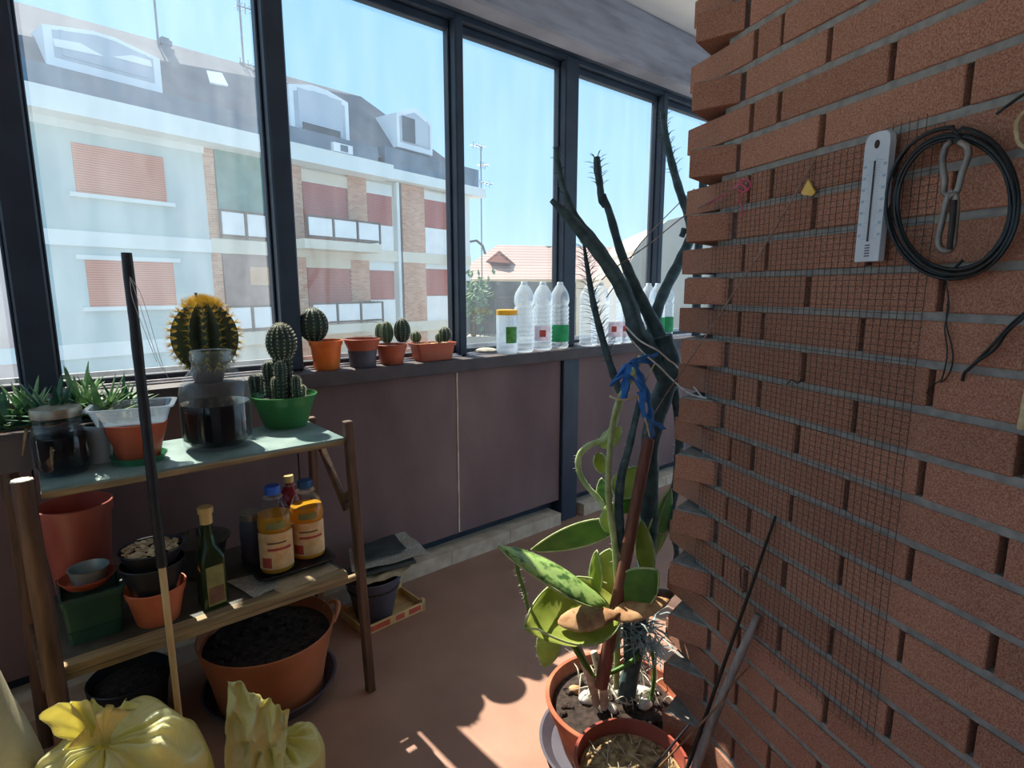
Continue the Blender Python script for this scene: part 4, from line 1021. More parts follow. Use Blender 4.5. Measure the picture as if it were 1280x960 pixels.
trc = V((trc.x, 1.80, ZTR))
loft(q, [rrect(trc.x, trc.y, tw*.9, .095, ZTR, 0, .2), rrect(trc.x, trc.y, tw*1.0, .11, ZTR+.014, 0, .2), rrect(trc.x, trc.y, tw*1.06, .116, ZTR+.014, 0, .2), rrect(trc.x, trc.y, tw*1.06, .116, ZTR+.017, 0, .2), rrect(trc.x, trc.y, tw*.98, .108, ZTR+.017, 0, .2), rrect(trc.x, trc.y, tw*.88, .093, ZTR+.004, 0, .2)])
tag(q.build('tray', 'black_pot', None, trc, 40), 'shallow black tray under the yellow oil bottles', 'tray')
ZB = ZTR+.005
def oilbottle(u, vf, w_, vt, m, cap, label, lab=True, shape=1):
    c, r = base(u, vf, ZB, w_); c = V((c.x, max(1.70, min(c.y, 1.88)), ZB)); zt = ztop(c, vt); h = zt-ZB
    t = thing('cooking_oil_bottle' if lab else 'juice_bottle', label, 'bottle', c)
    prof = [(0, .004), (r*.8, 0), (r*.97, .008), (r, .02), (r, h*.30), (r*.95, h*.33), (r*.95, h*.5), (r, h*.53), (r, h*.6), (r*.94, h*.68), (r*.72, h*.78), (r*.5, h*.84), (r*.36, h*.87), (r*.36, h*.9)]
    q = MB(); q.lathe(prof, c, 32); q.build('bottle_body', 'glass' if lab else m, t, smooth=60)
    q = MB(); q.lathe([(0, .006)]+[(a*.965, b) for a, b in prof[2:10]]+[(0, h*.68)], c, 30); q.build('contents', m, t, smooth=60)
    q = MB(); q.lathe([(r*.38, h*.91), (r*.46, h*.91), (r*.46, h*.985), (r*.42, h), (0, h)], c, 20, mod=lambda a, z, k: 1+.03*math.sin(22*a)); q.build('cap', cap, t, smooth=40)
    q = MB(); q.lathe([(r*.4, h*.86), (r*.55, h*.865), (r*.55, h*.88), (r*.4, h*.885)], c, 20); q.build('neck_ring', 'pet', t, smooth=40)
    if lab:
        f_ = face_ang(c); wrap_label(t, c, r*1.01, h*.08, h*.5, f_-1.2, f_+1.2, 'lab_cream')
        wrap_label(t, c, r*1.02, h*.1, h*.22, f_-.9, f_-.3, 'lab_red', 'print'); wrap_label(t, c, r*1.02, h*.3, h*.33, f_-.5, f_+.9, 'lab_red', 'print'); wrap_label(t, c, r*1.02, h*.38, h*.4, f_-.5, f_+.6, 'lab_brown', 'print')
        wrap_label(t, c, r*1.012, h*.55, h*.63, f_-.5, f_+.6, 'lab_olive', 'print')
    return t
oilbottle(348, 720, 44, 607, 'oil', 'cap_blue', 'yellow oil bottle with bright blue cap, front left in the black tray')
oilbottle(387, 702, 42, 600, 'oil', 'cap_navy', 'yellow oil bottle with navy cap, right side of the black tray')
oilbottle(363, 686, 28, 594, 'red_liquid', 'cap_gold', 'red bottle with tan cap behind the two yellow oil bottles', False)
c = V((.505, 1.90, ZM)); c = onZ(318, 704, ZM); c = V((c.x, min(c.y, 1.9), ZM)); r = rad(c, 318, 30); h = ztop(c, 640)-ZM
t = thing('storage_jar', 'small dark glass jar with lid left of the yellow oil bottles', 'jar', c)
q = MB(); q.lathe([(0, 0), (r*.9, 0), (r, .008), (r, h*.5), (r*1.05, h*.55), (r, h*.6), (r, h*.8), (r*.85, h*.86), (r*.85, h*.88), (0, h*.88)], c, 28); q.build('body', 'grey_pot', t, smooth=40)
q = MB(); q.lathe([(0, h*.88), (r*.95, h*.88), (r*.95, h), (r*.9, h*1.01), (0, h*1.01)], c, 28); q.build('lid', 'lid_metal', t, smooth=40)

# ------------------------------------------------------------------ floor, left
c = onZ(335, 872, 0); c = V((c.x+.02, 1.79, 0))
rt = .205; zr = ztop(c, 783)
sa = V((c.x, c.y, 0)); q = MB(); q.lathe([(0, 0), (rt*.82, 0), (rt*.98, .05), (rt*1.0, .052), (rt*.96, .052), (rt*.8, .008), (0, .008)], sa, 56); tag(q.build('plant_saucer', 'grey_pot', None, sa, 40), 'wide dark saucer under the big terracotta pot on the floor', 'saucer')
c = V((c.x, c.y, .008)); t = thing('large_plant_pot', 'big terracotta-coloured pot full of dark soil under the shelf', 'flower pot', c)
pot_obj(t, c, rt*.77, rt, zr-.008, 'big_pot', 'pot', .035, .008, seg=64)
q = MB(); soil(q, c, rt*.93, zr-.04, lumps=60); q.build('soil', 'soil', t)
ha = math.radians(-8)
for a_ in (ha,):
    q = MB(); q.tube(smoothpath([V((c.x+math.cos(a_+d)*(rt+o), c.y+math.sin(a_+d)*(rt+o), zr+zz)) for d, o, zz in ((-.28, -.004, -.02), (-.16, .012, .004), (0, .02, .012), (.16, .012, .004), (.28, -.004, -.02))], 4), .009, 8, .7); q.build('handle', 'big_pot', t, smooth=60)
# black pot lower left
c = onZ(140, 905, 0); c = V((c.x+.05, 1.86, 0)); r = .105; q = MB()
t = thing('plant_pot', 'black plastic pot in the dark under the left end of the shelf', 'flower pot', c)
pot_obj(t, c, r*.75, r, .2, 'black_pot', 'pot', .025, .005); q = MB(); soil(q, c, r*.9, .17); q.build('soil', 'soil', t)
# fruit crate, pot and folders
cr0, cr1 = onZ(455, 797, 0), onZ(531, 762, 0)
e1 = (cr1-cr0); e1.z = 0; L_ = e1.length; e1.normalize(); e2 = V((-e1.y, e1.x, 0))
crc = cr0+e1*L_/2+e2*.09
t = thing('fruit_crate', 'shallow pale wooden fruit crate with red print beside the shelf', 'crate', crc)
CM = Matrix(((e1.x, e2.x, 0), (e1.y, e2.y, 0), (0, 0, 1)))
zc_ = ztop(cr1, 748)
zc_ = .038
q = MB(); q.box((-L_/2, -.09, .0), (L_/2, .0, .006), CM, crc); q.box((-L_/2, .005, 0), (L_/2, .085, .006), CM, crc); q.build('bottom_board', 'crate', t)
for y0 in (-.09, .085):
    q = MB(); q.box((-L_/2, y0-.004, .004), (L_/2, y0+.004, zc_), CM, crc); q.bevel(.001); sb_ = q.build('side_board', 'crate', t)
    if y0 < 0:
        for (a, b) in ((-.42, -.1), (0, .14), (.22, .42)): q = MB(); q.box((L_*a, y0-.0055, zc_*.3), (L_*b, y0-.0035, zc_*.85), CM, crc); q.build('red_print', 'red_print', sb_)
for x0 in (-L_/2, L_/2-.006): q = MB(); q.box((x0, -.086, .004), (x0+.006, .086, zc_*.9), CM, crc); q.build('end_board', 'crate', t)
for x0 in (-L_/2, L_/2-.014):
    for y0 in (-.094, .08): q = MB(); q.box((x0, y0, 0), (x0+.014, y0+.014, zc_+.014), CM, crc); q.build('corner_post', 'crate', t)
c = onZ(479, 776, .01); c = V((c.x, c.y, 0.007))+e2*.065; c.z = .007; r = rad(c, 480, 50)*.95; rt = rad(c, 480, 74)*.98; zr = ztop(c, 716)
t = thing('plant_pot', 'dark grey plastic pot standing in the fruit crate', 'flower pot', c); pot_obj(t, c, r*.95, rt, zr-.007, 'grey_pot', 'pot', .02, .005)
q = MB(); q.lathe([(0, 0), (rt*.9, 0), (rt*.9, .01), (0, .01)], V((c.x, c.y, zr-.05)), 28); q.build('soil', 'soil', t)
Z1 = zr+.004
P = lambda u, v, z: onZ(u, v, z)
sheet('newspaper', [P(452, 735, Z1), P(500, 724, Z1), P(522, 704, Z1), P(470, 706, Z1)], 1, 'paper_tan', 'crumpled tan paper hanging over the rim of the dark grey pot', 'paper', .002, .012)
sheet('folder', [P(456, 722, Z1+.02), P(520, 706, Z1+.02), P(500, 680, Z1+.02), P(440, 692, Z1+.02)], 2, 'folder', 'dark folder lying across the dark grey pot in the crate', 'folder', .012, .006)
sheet('newspaper', [P(440, 718, Z1+.042), P(538, 694, Z1+.042), P(506, 668, Z1+.042), P(436, 690, Z1+.042)], 3, 'paper', 'folded grey newspaper on top of the dark folder', 'newspaper', .004, .008)
sheet('newspaper', [P(447, 706, Z1+.058), P(508, 688, Z1+.058), P(492, 670, Z1+.058), P(440, 688, Z1+.058)], 4, 'folder', 'black printed page on top of the folded grey newspaper', 'paper', .002, .008)
# broomstick
bb = onY(234, 985, 1.50); bb.z = 0.0; q0 = onZ(234, 985, 0.0); bt_ = onY(158, 316, 1.60)
b0 = V((q0.x, q0.y, 0))
tt = thing('broomstick', 'long stick leaning on the shelf, black upper sleeve and pale wooden end', 'stick', b0)
kz = onP(203, 708, b0, (bt_-b0).cross(V((1, 0, 0))))
lenf = (kz.z)/(bt_.z); km = b0.lerp(bt_, lenf)
q = MB(); q.tube([b0, km], [.0075, .0085], 12); q.build('wooden_end', 'wood_light', tt, smooth=50)
q = MB(); pts = [km.lerp(bt_, i/14) for i in range(15)]; q.tube([p-(bt_-b0).normalized()*.0 for p in pts], [.0125]+[.0115+.0007*math.sin(i*2.3) for i in range(13)]+[.011], 12); q.build('black_sleeve', 'broom_black', tt, smooth=50)
q = MB(); 
for i in range(3): p = pts[-2]+V((0, -.012, 0)); q.tube(smoothpath([p, p+V((.01*i, -.005, -.05)), p+V((.02+.012*i, -.01, -.14-.03*i)), p+V((.035+.01*i, -.01, -.2-.02*i))], 4), .0006, 4)
q.build('loose_threads', 'cord', tt)

# bags
def bag(label, c, R_, hk, seed, tilt, frill, sq=1.0, flap=None):
    c = V(c); t = thing('rubbish_bag', label, 'bag', c)
    q = MB(); prof = [(0, 0), (R_*.7, 0), (R_*.88, .008)]; n = 44
    for i in range(1, n+1):
        s = i/n; th = s**.8
        r = R_*(1.0+.04*math.sin(th*3))*max(.07, (1-th**6.5)**.6); z = .01+(hk-.01)*th
        if th > .93: z = .01+(hk-.01)*(.93+(th-.93)*.4)
        prof.append((r, z))
    q.lathe(prof, (0, 0, 0), 144); rk = prof[-1][0]; zk = prof[-1][1]
    def warp(p):
        s = max(0, p.z/zk); return V((p.x+tilt[0]*s**3, p.y+tilt[1]*s**3, p.z))
    for v in q.bm.verts:
        p = v.co; a = math.atan2(p.y, p.x); rr = math.hypot(p.x, p.y); s = p.z/zk; e_ = max(0, 1-rr/R_)
        n1 = noise.noise(V((p.x*6, p.y*6, p.z*5+seed))); n2 = noise.noise(V((p.x*14, p.y*14, p.z*10+seed*2))); rg = 1-abs(noise.noise(V((p.x*11+seed, p.y*11, p.z*11))))*2
        ph = a+.5*noise.noise(V((p.x*5, p.y*5, seed)))
        pl = abs(math.sin(ph*5.5+seed))*.6+abs(math.sin(ph*9+seed*2))*.4-.5
        k = 1+.12*n1+.06*n2
        up = (.045*n1+.022*n2+.02*rg)*min(1, s*2)+pl*.05*max(0, s-.55)*min(1, e_*3+.15)*(1 if rr > rk*1.5 else .3)
        v.co = warp(V((p.x*k, p.y*k*sq, max(0, p.z+up))))+c
    q.build('bag_body', 'bag', t, smooth=180)
    kc = warp(V((0, 0, zk)))+c; ax = V((tilt[0]*.9, tilt[1]*.9, .2)).normalized(); RK = V((0, 0, 1)).rotation_difference(ax).to_matrix()
    q = MB(); q.lathe([(rk*.8, -.014), (rk*1.1, -.008), (rk*1.2, .004), (rk*.8, .014)], (0, 0, 0), 40, mod=lambda a, z, k: 1+.12*math.sin(7*a)+.06*math.sin(15*a+k))
    for v in q.bm.verts: v.co = RK @ v.co+kc
    q.build('knot', 'bag', t, smooth=180)
    q = MB(); L = frill
    q.lathe([(rk*.7, .0), (rk*1.0, L*.3), (rk*1.9, L*.6), (rk*2.9, L*.85), (rk*3.7, L*1.0), (rk*3.6, L*.985), (rk*2.7, L*.82), (rk*1.7, L*.55), (rk*.8, L*.25), (rk*.4, 0)], (0, 0, 0), 120)
    for v in q.bm.verts:
        p = v.co; a = math.atan2(p.y, p.x); s = max(0, p.z/L); k = 1+.5*s*math.sin(2*a+seed)+.22*s*math.sin(8*a+seed*2)+.1*s*math.sin(19*a)
        zz = p.z*(1+.35*math.sin(2*a+seed+1.2)+.2*math.sin(5*a+1))+.012*s*noise.noise(V((p.x*30, p.y*30, seed)))
        v.co = RK @ V((p.x*k, p.y*k*.7, zz))+kc
    q.build('gathered_top', 'bag', t, smooth=180)
    if flap:
        a, b, c_, d = flap; n, k = 26, 30; q = MB(); nr = (b-a).cross(d-a).normalized(); lay = []
        for off in (0, .0015):
            g = []
            for i in range(n+1):
                row = []
                for jx in range(k+1):
                    u_, w_ = i/n, jx/k; p = a.lerp(b, u_).lerp(d.lerp(c_, u_), w_)
                    rid = (1-abs(noise.noise(V((u_*5+w_*2, w_*5, seed))))*2.4)*.02+.03*noise.noise(V((u_*2.5, w_*2.5, seed+3)))+.008*noise.noise(V((u_*12, w_*12, seed)))
                    edge = .012*noise.noise(V((u_*7, w_*7, seed+9)))
                    row.append(q.bm.verts.new(p+nr*(rid+off)+V((edge, edge, edge*.8))))
                g.append(row)
            lay.append(g)
        for g in lay:
            for i in range(n):
                for jx in range(k): q.bm.faces.new((g[i][jx], g[i+1][jx], g[i+1][jx+1], g[i][jx+1]))
        A, B = lay
        for i in range(n):
            for jx in (0, k): q.bm.faces.new((A[i][jx], A[i+1][jx], B[i+1][jx], B[i][jx]))
        for jx in range(k):
            for i in (0, n): q.bm.faces.new((A[i][jx], A[i][jx+1], B[i][jx+1], B[i][jx]))
        q.build('open_flap', 'bag', t, smooth=180)
    return t
bc = onD(152, 960, 1.06); zk_ = ztop(bc, 884)
bag('left yellow plastic bag tied with a knot, in the lower left corner', (bc.x, bc.y, 0), .166, zk_, 2.3, (-Fh.x*.085+Rt.x*.04, -Fh.y*.085+Rt.y*.04), .11)
b2 = onD(352, 960, 1.24); zk2 = ztop(b2, 912)
bag('right yellow plastic bag with upright pointed flap, in front of the big pot', (b2.x, b2.y, 0), .098, zk2, 5.1, (-.01, -.02), .03,
    flap=[onD(282, 985, 1.12), onD(352, 990, 1.15), onD(362, 884, 1.18), onD(284, 850, 1.16)])
# beige sack at the left edge
sp = V((-.225, 1.41, 0))
t = thing('sack', 'beige woven sack standing at the left edge of the view', 'sack', (sp.x, sp.y, 0))
q = MB(); prof = [(0, 0), (.15, 0), (.165, .03), (.17, .12), (.16, .25), (.14, .36), (.115, .47), (.085, .57), (.06, .67), (0, .70)]
P_ = []
for (a, b), (a2, b2) in zip(prof, prof[1:]): P_ += [(a, b), ((a+a2)/2, (b+b2)/2)]
P_.append(prof[-1]); q.lathe(P_, (0, 0, 0), 72)
for v in q.bm.verts:
    p = v.co; k = 1+.09*noise.noise(V((p.x*6, p.y*6, p.z*5)))+.03*noise.noise(V((p.x*20, p.y*20, p.z*8))); v.co = V((p.x*k+sp.x, p.y*k+sp.y, 1.18*p.z*(1+.05*noise.noise(V((p.x*8, p.y*8, 2))))))
q.build('sack_body', 'sack', t, smooth=80)
q = MB(); q.tube([V((sp.x+.035*math.cos(a), sp.y+.035*math.sin(a), .815+.03*math.sin(3*a))) for a in [i*PI/10 for i in range(21)]], [.016+.006*math.sin(i*2.1) for i in range(21)], 8, .6); q.build('rolled_mouth', 'sack', t, smooth=80)
# ------------------------------------------------------------------ cactus pot by the brick wall
ZP = .165
pc = onZ(768, 868, ZP); PC = V((pc.x, pc.y, 0)); DEP = fdep(PC)
rp = rad(V((PC.x, PC.y, ZP)), 768, 176)
q = MB(); q.lathe([(0, 0), (rp*.93, 0), (rp*1.08, .03), (rp*1.04, .03), (rp*.9, .006), (0, .006)], PC, 48); tag(q.build('plant_saucer', 'grey_pot', None, PC, 40), 'grey saucer under the cactus pot by the brick wall', 'saucer')
P0 = V((PC.x, PC.y, .006))
t = thing('cactus_pot', 'weathered terracotta pot with tall tied cactus and prickly pear by the brick wall', 'potted cactus', P0)
pot_obj(t, P0, rp*.74, rp, ZP-.006, 'terra_old', 'pot', .04, .006, wall=.012, seg=56)
ZS_ = ZP-.035
q = MB(); soil(q, P0, rp*.87, ZS_, lumps=70); q.build('soil', 'soil', t)
for i, (u, v, s) in enumerate([(735, 872, .022), (778, 868, .03), (797, 868, .028), (751, 852, .014), (720, 862, .014), (806, 880, .018), (765, 885, .014)]):
    p = onZ(u, v, ZS_+.012); q = MB(); s *= 1.35; q.blob(p, s, s*.75, s*.6, 10, .35, 2, Matrix.Rotation(i*1.3, 3, 'Z'), i); q.build('stone', 'stone' if i not in (3, 4) else 'pad_dry', t, smooth=60)
def px(pts, dd=0.0): return [onD(a[0], a[1], DEP+(a[2] if len(a) > 2 else 0)+dd) for a in pts]
def stem(pts, wpx, m='euph', ribs=4, thorn=None, n=7, parent=None, name='euphorbia_stem', depth=.16):
    P = smoothpath(px(pts), n); N = len(P); rs = [w_*DEP/722/2 for w_ in lerpr(wpx, N)]
    q = MB(); q.tube(P, rs, ribs*4, mod=lambda a, i: (1-depth+depth*abs(math.cos(a*ribs/2)))*(1+.05*math.sin(i*1.3)))
    o = q.build(name, m, parent or t, smooth=60)
    return o, P, rs
def needles(o, P, rs, f0, f1, L, n, r=.0012, m='euph', flat=True, ang=.5, name='leaves'):
    q = MB()
    for i in range(n):
        s = f0+(f1-f0)*i/n; k = min(int(s*(len(P)-1)), len(P)-2); p = P[k].lerp(P[k+1], s*(len(P)-1)-k); tg = (P[k+1]-P[k]).normalized()
        a = i*2.4; o_ = tg.orthogonal().normalized(); b = tg.cross(o_); d = o_*math.cos(a)+b*math.sin(a)+tg*random.uniform(ang-.3, ang+.3)
        l = L*random.uniform(.6, 1.2); d.normalize(); q.tube([p+d*rs[k]*.6, p+d*(rs[k]+l*.5)+V((0, 0, .1*l)), p+d*(rs[k]+l)], [r, r*1.3, r*.2], 5, .5)
    return q.build(name, m, o, smooth=60)
# main trunk and branches (positions surveyed at the pot's distance, with their own depth)
o, P, R_ = stem([(782, 872, .0), (796, 800, .01), (806, 720, .02), (812, 640, .03), (812, 560, .03), (826, 500, .03), (838, 462, .03), (828, 420, .03)], [26, 26, 26, 26, 26, 28, 30, 26])
o, P, R_ = stem([(845, 470, .05), (832, 440, .05), (822, 415, .05), (800, 372, .05), (788, 345, .06), (775, 312, .06), (763, 270, .06), (754, 243, .06)], [22, 22, 20, 17, 15, 12, 11, 7])
o, P, R_ = stem([(757, 258, .06), (752, 250, .06), (750, 232, .06), (747, 212, .06), (746, 196, .06)], [8, 9, 9, 10, 8]); needles(o, P, R_, .45, 1, .022, 26)
o, P, R_ = stem([(835, 480, .02), (815, 440, .02), (796, 415, .0), (788, 385, .0), (772, 350, .0), (748, 315, -.01), (725, 288, -.01), (708, 268, -.02), (689, 250, -.02)], [20, 24, 24, 20, 19, 17, 15, 12, 6])
o, P, R_ = stem([(778, 362, .03), (762, 330, .03), (742, 300, .03), (722, 276, .03), (711, 254, .03), (702, 226, .03), (697, 200, .03), (696, 184, .03)], [14, 14, 12, 11, 10, 8, 8, 7]); needles(o, P, R_, .6, 1, .016, 16)
o, P, R_ = stem([(832, 470, .10), (818, 430, .12), (818, 400, .13), (830, 365, .16), (848, 330, .2), (862, 300, .22), (868, 280, .22)], [20, 20, 18, 17, 17, 15, 12])
o, P, R_ = stem([(864, 292, .2), (860, 268, .2), (850, 240, .2), (840, 205, .2), (832, 170, .2), (828, 138, .2)], [12, 13, 12, 11, 10, 8]); needles(o, P, R_, .5, 1, .026, 46)
o, P, R_ = stem([(856, 286, .21), (852, 296, .21)], [10, 8])
o, P, R_ = stem([(775, 490, .02), (765, 462, .02), (752, 420, .02), (742, 380, .02), (735, 340, .02), (730, 306, .02)], [11, 11, 10, 9, 7, 4]); needles(o, P, R_, .25, 1, .034, 120, .0011)
o, P, R_ = stem([(870, 420, .25), (872, 330, .26), (878, 250, .27), (880, 190, .27), (884, 158, .27)], [14, 13, 12, 11, 9]); needles(o, P, R_, .6, 1, .028, 40)
# pale trailing stems
for pts, w_ in (([(802, 445, .02), (790, 470, .03), (776, 500, .05), (768, 528, .06), (757, 548, .07), (736, 557, .08), (724, 570, .08), (724, 590, .08), (734, 608, .07), (752, 628, .05), (758, 650, .03)], [8, 9, 9, 9, 9, 9, 9, 8, 8, 8, 8]),
                ([(788, 470, -.02), (770, 510, -.03), (762, 560, -.04), (760, 620, -.04), (768, 680, -.03), (772, 760, -.02), (770, 860, 0)], [7, 8, 8, 9, 9, 9, 9]),
                ([(800, 500, -.02), (786, 560, -.02), (776, 600, -.02), (774, 650, -.02), (782, 720, -.01), (784, 860, .0)], [8, 10, 12, 13, 12, 10]),
                ([(842, 480, .04), (850, 540, .05), (846, 600, .05), (838, 650, .04), (846, 690, .02), (836, 720, .02)], [12, 14, 13, 10, 8, 5]),
                ([(644, 694, -.12), (648, 716, -.12), (655, 738, -.11), (660, 760, -.1), (664, 775, -.1)], [5, 5, 5, 4, 3])):
    o, P, R_ = stem(pts, w_, 'euph_pale' if pts[0][0] in (802, 788) else ('euph' if pts[0][0] != 644 else 'pad_dark'), 3, name='trailing_stem')
    q = MB()
    for i in range(60):
        k = random.randrange(len(P)); d = V((random.gauss(0, 1), random.gauss(0, 1), random.gauss(0, 1))).normalized(); q.spike(P[k]+d*R_[k]*.7, d, .012, .0007)
    q.build('spines', 'spine_white', o)
def pad(a, b, wpx, nrm, m, th=.012, curl=.0, name='cactus_pad', spines=40, egg=.8, margin=None, sp='spine_grey'):
    """a prickly pear joint from point a (foot) to point b (tip)"""
    A, B = px([a])[0], px([b])[0]; ax = B-A; L = ax.length; ax.normalize(); n = V(nrm); n = (n-ax*n.dot(ax)).normalized(); s = ax.cross(n)
    W_ = wpx*DEP/722/2; q = MB(); K = 22; ns = 14; rings = []
    for i in range(ns+1):
        tt_ = i/ns; w_ = W_*(math.sin(PI*min(1, max(0, tt_**egg)))**.75)*(1+.05*math.sin(i*2.2)) if 0 < i < ns else (W_*.16 if i == 0 else W_*.02)
        c_ = A+ax*L*tt_; h = th*.5*(.35+.65*math.sin(PI*tt_)) if 0 < i < ns else th*.2
        ring = []
        for k in range(K):
            an = 2*PI*k/K; x = math.cos(an)*w_; y = math.sin(an)*h
            ring.append(q.bm.verts.new(c_+s*x+n*(y+curl*(x*x/(W_*W_))*W_+curl*.6*W_*(2*tt_-1)**2+.0035*noise.noise(V((x*40, tt_*5, a[0]))))))
        rings.append(ring)
    for U_, V_ in zip(rings, rings[1:]):
        for k in range(K): j = (k+1) % K; q.bm.faces.new((U_[k], U_[j], V_[j], V_[k]))
    q.bm.faces.new(rings[0][::-1]); q.bm.faces.new(rings[-1])
    o = q.build(name, m, t, smooth=70)
    q = MB()
    for i in range(spines):
        r1 = rings[random.randrange(1, ns)]; k = random.randrange(K) if i % 2 else random.choice((0, K//2, 1, K-1)); 
        p = V(P_w(o, r1, k)) if False else None
    for i in range(spines):
        tt_ = random.uniform(.08, .98); w_ = W_*(math.sin(PI*tt_**egg)**.75); e_ = random.choice((-1, 1)) if i % 2 else random.uniform(-.9, .9)
        sd = random.choice((-1, 1)); hh = th*.5*(.35+.65*math.sin(PI*tt_))*math.sqrt(max(0, 1-e_*e_))
        x = e_*w_; p = A+ax*L*tt_+s*x+n*(sd*hh+curl*(x*x/(W_*W_))*W_+curl*.6*W_*(2*tt_-1)**2)
        d = s*(e_*1.2)+n*(sd*(1-abs(e_)))+ax*random.uniform(-.1, .6)
        q.spike(p, d, random.uniform(.006, .012), .0006)
    q.build('spines', sp, o)
    if name == 'cactus_pad':
        q = MB(); rimp = []
        for sg in (1, -1):
            seq = range(1, 15) if sg > 0 else range(13, 0, -1)
            for i in seq:
                tt_ = i/14; w_ = W_*(math.sin(PI*tt_**egg)**.75) if i < 14 else 0
                rimp.append(A+ax*L*tt_+s*(sg*w_)+n*(curl*W_*(1 if i < 14 else 0)+curl*.6*W_*(2*tt_-1)**2))
        q.tube(rimp, .0028, 6); q.build('pad_rim', 'euph_pale', o, smooth=80)
    return o
def vv(r, u, f): return Rt*r+V((0, 0, 1))*u-V((Fh.x, Fh.y, 0))*f     # right, up, towards the room
pad((756, 752, -.06), (624, 682, -.2), 62, vv(-.25, 1, .35), 'pad_bright', .016, -.06, spines=70)
pad((776, 652, .1), (664, 686, .1), 46, vv(-.2, -.45, 1), 'pad_dark', .014, .1, spines=50)
pad((768, 758, -.03), (652, 790, -.16), 92, vv(.1, .9, .55), 'pad_yellow', .014, .36, spines=70)
pad((690, 786, -.12), (680, 834, -.13), 30, vv(-.3, .2, 1), 'pad_yellow', .012, .0, spines=24)
pad((752, 748, .0), (762, 686, .03), 46, vv(-.2, .1, 1), 'pad_yellow', .012, .05, spines=30)
pad((744, 744, -.02), (746, 688, -.02), 20, vv(-.7, .1, .7), 'pad_yellow', .012, .0, spines=24)
pad((776, 752, -.06), (822, 712, -.09), 50, vv(.1, .5, .85), 'pad_dark', .014, .05, spines=30)
pad((765, 668, .0), (764, 628, .02), 30, vv(-.3, .1, 1), 'pad_yellow', .012, .0, spines=24)
pad((752, 560, .06), (776, 534, .08), 24, vv(-.2, .7, .6), 'pad_yellow', .01, .05, spines=20)
pad((746, 566, .07), (754, 592, .08), 18, vv(.3, .1, .9), 'pad_yellow', .01, .05, spines=16)
pad((770, 620, .05), (802, 585, .06), 38, vv(-.2, .5, .8), 'pad_yellow', .012, .2, spines=30)
pad((758, 632, .05), (752, 598, .07), 22, vv(-.5, .1, .8), 'pad_dark', .012, .05, spines=20)
pad((776, 640, .05), (812, 606, .05), 28, vv(.3, .4, .8), 'pad_dark', .012, .1, spines=20)
pad((812, 700, .02), (838, 610, .03), 38, vv(.5, .1, .8), 'pad_dark', .014, .0, spines=20)
pad((845, 660, .02), (862, 626, .04), 20, vv(-.3, .3, .8), 'pad_dark', .01, .05, spines=14)
pad((810, 720, -.02), (802, 650, -.01), 26, vv(-.6, .1, .8), 'pad_yellow', .012, .0, spines=20)
pad((698, 778, -.14), (775, 766, -.1), 36, vv(.05, .9, .4), 'pad_dry', .02, -.08, 'dried_pad', 14)
pad((764, 772, -.1), (838, 750, -.08), 32, vv(.05, .9, .4), 'pad_dry', .02, .12, 'dried_pad', 12)
pad((800, 756, -.03), (846, 738, .0), 24, vv(.1, .8, .5), 'wood_dark', .02, .0, 'dried_pad', 8)
# dry stems and grassy debris
q = MB()
for i in range(46):
    u0 = random.uniform(715, 835); v0 = random.uniform(850, 885); p = onZ(u0, v0, ZS_+.01); a = random.uniform(0, 2*PI); l = random.uniform(.05, .14)
    e_ = V((math.cos(a)*.5, math.sin(a)*.5, random.uniform(.2, 1))).normalized()
    q.tube(smoothpath([p, p+e_*l*.5+V((0, 0, .01)), p+e_*l+V((math.cos(a)*.02, math.sin(a)*.02, -.02))], 3), [.002, .0024, .0024, .002, .0016, .001, .0005], 5, .5)
q.build('dry_stems', 'dry_twig', t, smooth=60)
q = MB()
for i in range(120):
    p = onD(random.gauss(802, 18), random.gauss(792, 13), DEP-.02+random.uniform(-.05, .05)); a = random.uniform(0, 2*PI); l = random.uniform(.03, .08)
    d = V((math.cos(a), math.sin(a), random.uniform(-.6, .35))).normalized(); q.tube([p, p+d*l*.5+V((0, 0, .006)), p+d*l], [.0022, .0026, .001], 4, .6)
for i in range(30):
    p = onD(random.gauss(806, 12), random.gauss(800, 8), DEP+random.uniform(-.04, .04)); z1 = random.uniform(.02, .12); q.tube(smoothpath([p, p+V((random.uniform(-.02, .02), random.uniform(-.02, .02), -z1*.5)), p+V((random.uniform(-.03, .03), random.uniform(-.03, .03), -z1))], 3), .0013, 4)
q.build('withered_stems', 'withered', t, smooth=60)
for pts, w_ in (([(745, 880, -.03), (738, 850, -.05), (727, 822, -.07), (718, 798, -.08)], [12, 13, 12, 8]), ([(755, 884, -.02), (752, 850, -.03), (742, 815, -.03)], [14, 14, 10]), ([(740, 845, -.05), (720, 812, -.1), (704, 792, -.12)], [8, 9, 5]), ([(812, 885, .0), (818, 840, .0), (812, 795, -.01)], [7, 6, 5]), ([(800, 820, -.03), (770, 838, -.04), (742, 846, -.05)], [7, 7, 6])):
    stem(pts, w_, 'dry_twig' if w_[0] > 11 else 'pad_dark', 3, name='young_stem')
